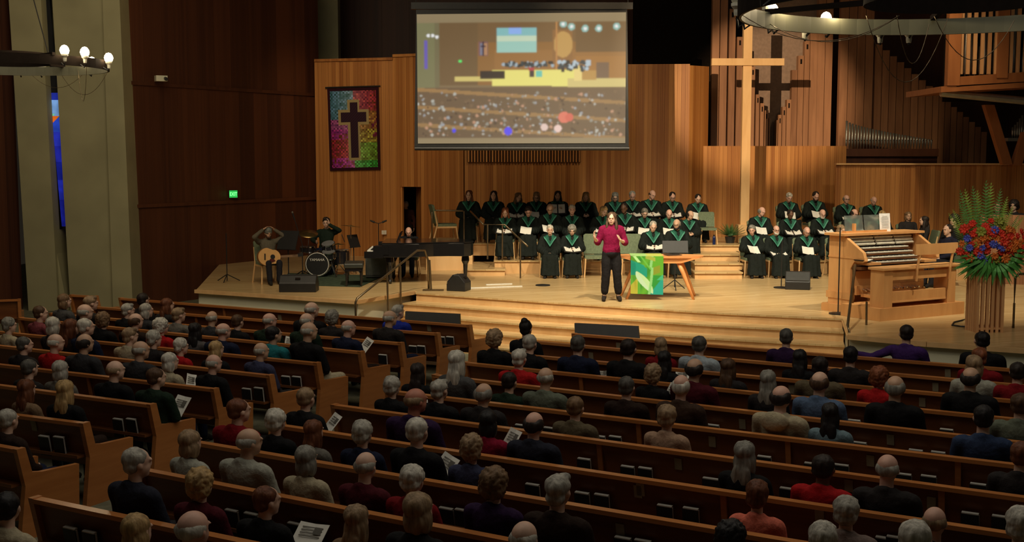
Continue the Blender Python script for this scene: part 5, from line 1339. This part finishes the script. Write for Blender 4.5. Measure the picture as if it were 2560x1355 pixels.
def leafcloth(u, v):
    # abstract leaf design
    import math as M_
    c = (.05, .30, .03)
    t_ = .5 + .5*M_.sin(u*14 + v*9); c = (.035 + .07*t_, .22 + .12*t_, .03)
    if u < .42 and .05 < v < .45 and v > .1 + u*.35 and (u - .42)*.9 + v < .45: c = (.02, .30, .20)
    if u < .5 and .18 < v < .55 and v - .55*u > .05: c = (.015, .27, .19)
    if u < .3 and v > .5: c = (.09, .33, .04)
    if u < .22 and v > .78 - u: c = (.38, .38, .05)
    if u > .62: 
        c = (.10, .34, .03) if v < .5 else (.03, .25, .04)
        if .68 < u < .9 and .2 < v < .5 and abs(v - .6 + u*.3) < .1: c = (.20, .26, .03)
    if v > .55 and u > .62 and (u - .62)*1.0 > (.95 - v)*.9 - .0 and v > .62: c = (.02, .30, .25)
    if u > .8 and .48 < v < .62 and v > .62 - (u-.8)*.8: c = (.05, .38, .20)
    # white leaf
    s_ = (v - .40) / .58
    if 0 < s_ < 1:
        cx = .18 + .50*s_; wd = .19*M_.sin(PI*min(1, s_*1.0))**.7*(1-.25*s_)
        if abs(u - cx) < wd: c = (.42, .62, .44) if u < cx else (.40, .62, .34)
    # stem
    sx_ = .56 + .10*(1 - v)**2 + .06*M_.sin(v*3)*(v > .3); 
    if abs(u - sx_) < .04: c = (.22, .52, .20)
    if abs(u - (.30 + v*.9)) < .03 and v < .35: c = (.12, .42, .06)
    if v < .14 and .45 < u < .75 and abs(v - .25*(u-.4)) < .05: c = (.30, .36, .06)
    if v < .16 and abs(u - .1 - v) < .05: c = (.4, .7, .3)
    return c
CLM = vcol('leaf_cloth', 0, .9)
cx0, cx1 = xof(1575, YT, .8) - tc_, xof(1655, YT, .8) - tc_
cl = empty('table_runner', (tc_, YT, .82), -.05, 'green patterned cloth with a pale leaf hanging over the front of the table', 'cloth')
def cz(y): return y
grid_picture('hanging_panel', [(cx0, -.375, .012), (cx1, -.375, .012), (cx1 - .0, -.40, -.82 + .10), (cx0, -.40, -.82 + .12)], 120, 148, leafcloth, CLM, cl, 2)
grid_picture('top_panel', [(cx0, .30, .012), (cx1, .30, .012), (cx1, -.375, .012), (cx0, -.375, .012)], 20, 10, lambda u, v: (.30, .50, .18) if u < .5 else (.42, .45, .10), CLM, cl)
# white strips lying on the stage, black folder on the table
for i, (x0, y0, x1, y1) in enumerate([(1165, 722, 1305, 717), (1215, 713, 1280, 711)]):
    p, q = onz(x0, y0, 0), onz(x1, y1, 0); d = q - p
    o = MB().box(((p + q)/2 + V((0, 0, .012))), (d.length, .05, .02), RZ(math.atan2(d.y, d.x))).obj('floor_strip', PAPER)
    tagp(o, ['long white strip lying on the stage right of the small monitor', 'shorter white strip on the stage floor, behind the long one'][i], 'strip', 'white strips on the stage')
o = empty('folder', (tc_ + .25, YT - .05, .825), .3, 'slim black folder lying on the table top beside the cloth', 'folder'); MB().box((0, 0, .012), (.30, .22, .008)).obj('cover', BLACK, o); MB().box((0, 0, .005), (.28, .20, .008)).obj('pages', PAPER, o)
# ============================================================ ORGAN CONSOLE
P0 = onz(2199, 804, 0); P2 = onz(2421, 783, 0); UX = (P2 - P0).normalized(); UY = V((-UX.y, UX.x, 0)); ra = math.atan2(UX.y, UX.x)
cs = empty('organ_console', P0, ra, 'light oak organ console with several keyboards, at right of the stage', 'organ')
PLH = .21
MB().box((1.02, .44, PLH/2), (2.04, .88, PLH)).obj('platform', OAK, cs)
MB().box((1.22, 1.25, .06), (1.9, .75, .12)).obj('plinth', OAK, cs)
prof = [(1.50, 0), (1.50, 1.34), (1.14, 1.34), (.70, 1.08), (.64, .93), (.70, .90), (.90, .90), (.98, .78), (.98, 0)]
for u0, nm in ((.30, 'side_cheek'), (2.06, 'side_cheek')):
    MB().prism([(u0, v, z) for v, z in prof], (.07, 0, 0)).obj(nm, OAK, cs, bevel=.008)
    MB().box((u0 + .035, 1.24, .30), (.10, .58, .12)).obj('moulding', OAK, cs); MB().box((u0 + .035, 1.22, .06), (.16, .74, .16)).obj('foot', OAK, cs); MB().box((u0 + .035, 1.08, .97), (.09, .84, .03)).obj('moulding', OAK, cs)
MB().box((1.21, 1.30, 1.36), (1.98, .48, .04)).obj('top_board', OAK, cs)
MB().box((1.21, 1.46, .72), (1.76, .05, 1.24)).obj('back_panel', OAK, cs)
DKW = wood('console_inner', (.10, .04, .016), (.18, .075, .03), .4)
MB().box((1.21, 1.32, 1.06), (1.70, .24, .5)).obj('inner_case', DKW, cs)
IV = plain('ivory', (.70, .68, .58), .3)
for r_ in range(3):
    for (u0, u1) in ((.46, 1.02), (1.06, 1.50), (1.54, 1.98)):
        MB().box(((u0+u1)/2, 1.19 - r_*.03, 1.295 - r_*.055), (u1-u0, .05, .028), RX(.4)).obj('stop_tabs', IV, cs)
for k in range(4):
    z = 1.12 - k*.075; v = 1.10 - k*.105
    ks = MB().box((1.20, v, z), (1.12, .14, .018)).obj('manual_keys', IV, cs); MB().box((1.20, v, z - .03), (1.2, .14, .03)).obj('key_frame', DKW, cs)
    for q in range(30):
        if q % 7 not in (2, 6): MB().box((.66 + q*.036, v + .03, z + .014), (.016, .08, .014)).obj('sharp_key', BLACK, ks)
for u in (.52, 1.88): MB().box((u, .80, .88), (.30, .34, .04)).obj('key_cheek', OAK, cs)
MB().box((1.21, .90, .80), (1.76, .30, .05)).obj('key_bed', DKW, cs)
MB().box((1.21, 1.0, .58), (1.70, .03, .30)).obj('knee_panel', OAK, cs)
for k in range(14):
    u = .55 + k*.10; MB().cyl((u, .92, .42), (u, .84, .40), .018, n=8).obj('toe_piston', CHROME, cs)
MB().box((1.21, .95, .40), (1.60, .05, .16)).obj('toe_board', OAK, cs)
pdx = []
for k in range(20):
    u = .50 + k*.075; z_ = .05*abs(k - 9.5)/10
    MB().box((u, .60, PLH + .06 + z_), (.028, .60, .05)).obj('pedal', OAK if k % 7 not in (1, 3, 5) else BLACK, cs)
MB().box((1.21, .31, PLH + .07), (1.6, .05, .14)).obj('pedal_frame', OAK, cs)
# clear music desk + white sheet
md = empty('music_desk', P0 + UX*.95 + UY*1.32 + V((0, 0, 1.38)), ra, 'clear acrylic music desk standing on top of the organ console', 'music desk')
MB().box((-.25, 0, .15), (.44, .01, .30), RX(-.15)).obj('panel', GLASSM, md); MB().box((.22, 0, .15), (.44, .01, .30), RX(-.15)).obj('panel', GLASSM, md); MB().box((0, -.02, .015), (1.0, .10, .03)).obj('ledge', OAK, md); MB().box((-.28, -.04, .08), (.05, .05, .16)).obj('block', OAK, md)
ps = empty('music_page', P0 + UX*1.42 + UY*1.28 + V((0, 0, 1.38)), ra - .1, 'tall white printed page standing on the organ console', 'sheet music')
MB().box((0, 0, .16), (.24, .006, .32), RX(-.12)).obj('page', plain('white_page', (.95, .95, .92), .8), ps)
b_ = MB(); 
for k in range(9): b_.box((0, -.012 + (k-4)*-.0034, .27 - k*.026), (.16 if k != 0 else .11, .003, .003), RX(-.12))
o = b_.obj('printing', MATS.get('ink') or BLACK, ps); o['kind'] = 'stuff'
o = empty('open_book', P0 + UX*.42 + UY*.78 + V((0, 0, .93)), ra, 'white open booklet on the left key cheek of the organ console', 'book'); mob('cover', FC, None, o); mob('pages', FP, None, o); o.scale = (.7, .7, 1)
# bench
bh = empty('organ_bench', P0 + V((0, 0, PLH)), ra, 'oak organ bench with a raised backrest, in front of the console', 'bench')
MB().box((1.0, .17, .645), (1.88, .36, .045)).obj('seat', OAK, bh, bevel=.008)
for u in (.20, 1.72): MB().box((u, .17, .31), (.20, .30, .62)).obj('leg', OAK, bh)
MB().box((1.0, .05, .52), (1.5, .04, .13)).obj('rail', OAK, bh); MB().box((.95, .06, .18), (1.3, .05, .16)).obj('foot_board', OAK, bh); MB().box((.95, .18, .09), (1.3, .30, .03)).obj('stretcher', OAK, bh)
for u in (.83, 1.63): MB().tube([(u - .02, -.02, .42), (u - .02, -.03, .62), (u + .03, -.03, .86)], .022, 8).obj('back_post', OAK, bh)
MB().box((1.26, -.03, .95), (1.02, .035, .18), RX(-.05)).obj('backrest', OAK, bh)
# cable
pts = [onz(x, y, 0) + V((0, 0, .015)) for x, y in ((2415, 792), (2422, 797), (2405, 803), (2385, 808), (2380, 815), (2400, 818), (2432, 820))]
o = MB().tube(pts, .014, 6).obj('cable', BLACK); tagp(o, 'black cable snaking on the floor right of the organ console', 'cable')
# ============================================================ HANDRAILS
def rail(lb, paths, posts, bases=(), r=.022, mat=BRASS):
    o0 = V(posts[0][1]) if posts else V(paths[0][0]); e = empty('handrail', (o0.x, o0.y, o0.z), 0, lb, 'handrail')
    for p in paths: MB().tube([V(q) - o0 for q in p], r, 8).obj('rail', mat, e, True)
    for a, b in posts: MB().cyl(V(a) - o0, V(b) - o0, r*.85, n=8).obj('post', mat, e)
    for b in bases: MB().box(V(b) - o0 + V((0, 0, .012)), (.42, .16, .024)).obj('base_plate', mat, e)
def q3(px, py, Y): return ony(px, py, Y)
b0 = onz(1083, 727, 0)
rail('bronze handrail down the left side of the stage steps', [[q3(1072, 722, 24.2), q3(1070, 650, 24.2), q3(1062, 626, 24.2), q3(1043, 626, 24.0), q3(960, 693, 23.0), q3(893, 746, 22.2), q3(889, 756, 22.2), V((q3(889, 756, 22.2).x, 22.2, FL))]],
     [(V((q3(970, 690, 23).x, 23, FL)), q3(968, 690, 23)), (V((q3(1001, 665, 23.4).x, 23.4, FL)), q3(1001, 665, 23.4)), (V((q3(1078, 722, 24.2).x, 24.2, 0)), q3(1074, 650, 24.2))], [(b0.x, 24.2, 0)])
pa, pb2 = onz(2131, 788, 0), V((xof(2113, 18.6, -.3), 18.4, FL))
rail('bronze handrail down the right side of the stage steps, seen end-on', [[pa, pa + V((0, 0, .82)), pa + V((-.02, -.15, .88)), pb2 + V((0, .1, .90)), pb2 + V((0, 0, .8)), pb2]], [(V((pa.x - .1, pa.y - 1.2, FL)), V((pa.x - .12, pa.y - 1.2, .38)))], [])
rail('bronze handrail post at the far right edge of the stage', [[onz(2533, 820, 0), onz(2533, 820, 0) + V((0, 0, .80)), onz(2533, 820, 0) + V((.05, .0, .86)), onz(2533, 820, 0) + V((.9, .3, .86))]], [(onz(2533, 820, 0), onz(2533, 820, 0) + V((0, 0, .4)))], [])
Y1 = 28.45
rail('slim metal handrail along the top choir riser by the empty chair', [[q3(1080, 600, 29), q3(1080, 530, 29), q3(1084, 526, 29), q3(1158, 527, 28.7)], [q3(1176, 528, 28.6), q3(1208, 561, 27.6)]], [(q3(1160, 612, Y1), q3(1160, 528, Y1))], r=.020)
rail('slim metal handrail beside the middle choir riser step', [[q3(1208, 561, 27.5), q3(1262, 562, 27.4), q3(1300, 598, 26.8), q3(1320, 616, 26.6)]], [(q3(1219, 648, 27.4), q3(1219, 561, 27.4)), (q3(1256, 651, 27.3), q3(1256, 562, 27.3)), (V((q3(1301, 600, 26.7).x, 26.7, 0)), q3(1301, 600, 26.7))], r=.020)
# ============================================================ FLOWERS
pf = onz(2471, 832, 0); FX, FY = pf.x, pf.y + .18
st_ = empty('slatted_flower_stand', (FX, FY, 0), .1, 'tall timber slatted stand under the flower arrangement', 'plant stand')
hh = .98
for k in range(6):
    for s in (-1, 1):
        MB().box((-.20 + k*.08, s*.17, hh/2), (.045, .02, hh)).obj('slat', SLATW, st_)
        if 0 < k < 5: MB().box((s*.20, -.18 + k*.07, hh/2), (.02, .045, hh)).obj('slat', SLATW, st_)
MB().box((0, 0, .06), (.40, .34, .03)).obj('shelf', SLATW, st_); MB().box((0, 0, hh - .05), (.40, .34, .03)).obj('shelf', SLATW, st_)
fl = empty('flower_arrangement', (FX, FY, hh), 0, 'large arrangement of red, orange and blue flowers with ferns on the slatted stand', 'flowers')
MB().lathe([(.12, -.02), (.16, .10), (.15, .14)], n=16).obj('bowl', BLACK, fl)
def petalflower(n, r, open_):
    bb = MB()
    for ring_ in range(2):
        for i in range(n):
            a = 2*PI*i/n + ring_*.5; R_ = RZ(a) @ RX(open_ - ring_*.5); c = R_ @ V((0, r*.45, 0))
            bb.ell(c, (r*.28, r*.48, r*.08), R_, 1)
    bb.ell((0, 0, r*.08), (r*.22, r*.22, r*.2), sub=1); return bb.mesh('blossom', True)
BL = [petalflower(7, .075, .5), petalflower(6, .06, .8), petalflower(9, .065, .3)]
for m_ in BL: m_.materials.append(LEAF)
rf = random.Random(11)
FR_, FO, FB, FG = (.85, .060, .030), (.80, .22, .04), (.12, .15, .70), (.35, .38, .06)
blobs = [(-.42,.62,0),(-.38,.48,2),(-.30,.55,0),(-.25,.40,1),(-.36,.34,2),(-.28,.30,0),(-.18,.34,2),(-.20,.22,2),(-.10,.30,0),(-.30,.70,0),(-.12,.66,0),(-.05,.58,0),(.04,.60,0),(.10,.55,0),(.02,.48,1),(-.08,.50,1),(-.02,.40,2),(.06,.36,2),(.14,.44,0),(.20,.38,0),(.12,.28,0),(.24,.24,0),(.30,.46,1),(.36,.52,0),(.44,.58,0),(.48,.50,0),(.40,.40,1),(.46,.34,0),(.52,.28,0),(.30,.34,1),(-.46,.40,1),(-.48,.28,0),(-.40,.24,0),(-.34,.18,1),(-.14,.14,2),(-.24,.10,2),(.0,.22,1),(.04,.14,0),(.18,.18,1),(.22,.62,1),(.30,.60,1),(.16,.66,3),(-.04,.74,0),(.08,.74,3),(-.20,.58,3),(.50,.42,1),(.38,.22,1),(.46,.20,0),(-.18,.48,1),(.26,.52,0)]
for _ in range(22): blobs.append((rf.uniform(-.46, .50), rf.uniform(.14, .62), rf.choice([0, 0, 1, 2, 3])))
for (x, z, c_) in blobs:
    y = -.28 * math.sqrt(max(0, 1 - (x/.6)**2 - ((z - .4)/.55)**2)) + rf.uniform(-.03, .03)
    n_ = V((x, y*1.5 - .1, (z - .3)*.6)).normalized(); o = mob('blossom', BL[rf.randrange(3)], None, fl, Matrix.Translation((x, y, z)) @ n_.to_track_quat('Z', 'Y').to_matrix().to_4x4(), color=[FR_, FO, FB, FG][c_])
    k = rf.uniform(1.05, 1.45); o.scale = (k, k, k)
def fanleaf(n, r):
    bb = MB()
    for i in range(n):
        a = -1.25 + 2.5*i/(n-1); l_ = r*(1 - .25*abs(a)/1.25); d = V((math.sin(a), math.cos(a), 0)); s_ = V((d.y, -d.x, 0)); w_ = r*.06
        bb.prism([d*.02, d*l_*.5 + s_*w_ + V((0, 0, .02)), d*l_ + V((0, 0, -.05)), d*l_*.5 - s_*w_ + V((0, 0, .02))], (0, 0, .003))
    return bb.mesh('palm_leaf')
def frond(n, L_):
    bb = MB()
    bb.cyl((0, 0, 0), (0, L_, 0), .006, .002, 5)
    for i in range(n):
        t_ = (i + 1)/n; y = L_*(.12 + .88*t_); w_ = .13*L_/.7*(1 - t_)**.7 + .01
        for s in (-1, 1): bb.prism([(0, y - .012, 0), (s*w_, y + .03, .01), (0, y + .012, 0)], (0, 0, .003))
    return bb.mesh('fern_frond')
FL1, FL2, FN = fanleaf(9, .30), fanleaf(7, .26), frond(18, .75)
for m_ in (FL1, FL2, FN): m_.materials.append(LEAF)
def orient(loc, d, up=(0, -1, 0)):
    d = V(d).normalized(); z = V(up) - d*V(up).dot(d); z.normalize(); x = d.cross(z)
    return Matrix.Translation(loc) @ Matrix((x, d, z)).transposed().to_4x4()
for i in range(22):
    a = -1.5 + 3.0*(i % 11)/10; k = rf.uniform(1.15, 1.65)
    loc = (math.sin(a)*.20, -.12 - .08*math.cos(a)*(i < 11), .16 + .05*(i % 3)); d = (math.sin(a)*1.1, -.35, -.75 + .35*abs(math.sin(a)))
    o = mob('palm_leaf', (FL1, FL2)[i % 2], None, fl, orient(loc, d) @ Matrix.Diagonal((k, k, k, 1)), color=(.08, .30, .06) if i % 3 else (.11, .38, .09))
for i, (x, dx, s_) in enumerate([(-.30, -.35, .95), (-.36, -.5, .8), (-.20, -.22, 1.15), (-.05, .0, 1.3), (.0, .06, 1.25), (-.1, -.08, 1.1), (.10, .14, 1.15), (.18, .25, 1.0), (.26, .4, .85), (.32, .55, .7), (-.42, -.6, .75), (.05, .02, 1.0), (-.26, -.30, 1.15), (.15, .3, .9), (.4, .7, .7), (-.15, -.15, 1.2)]):
    o = mob('fern_frond', FN, None, fl, orient((x*.7, .0 + .04*(i % 3), .36), (dx, .05, 1)) @ Matrix.Diagonal((s_, s_, s_, 1)), color=(.36, .58, .10) if i % 3 else (.16, .36, .09))
# fern on the riser
fe = empty('potted_fern', (xof(1825, 29.3, .6), 29.3, .6), 0, 'leafy green fern on the riser left of the timber cross', 'plant')
MB().lathe([(.10, 0), (.13, .16)], n=14).obj('pot', BLACK, fe)
for i in range(34):
    a = 2*PI*i/34*3.1; el = .25 + .8*(i % 5)/5; mob('frond', FN, None, fe, orient((0, 0, .16), (math.cos(a)*math.cos(el), math.sin(a)*math.cos(el), math.sin(el)), (0, 0, 1)) @ Matrix.Diagonal((.52, .52, .52, 1)), color=(.04, .13, .035))
bt = empty('water_bottle', (xof(1785, 28.8, .6), 28.8, .6), 0, 'dark blue water bottle standing on the choir riser', 'bottle')
MB().lathe([(.035, 0), (.037, .17), (.025, .2)], n=12).obj('body', plain('blue_plastic', (.01, .02, .09), .3), bt); MB().lathe([(.022, .2), (.022, .235)], n=10).obj('cap', BLACK, bt)
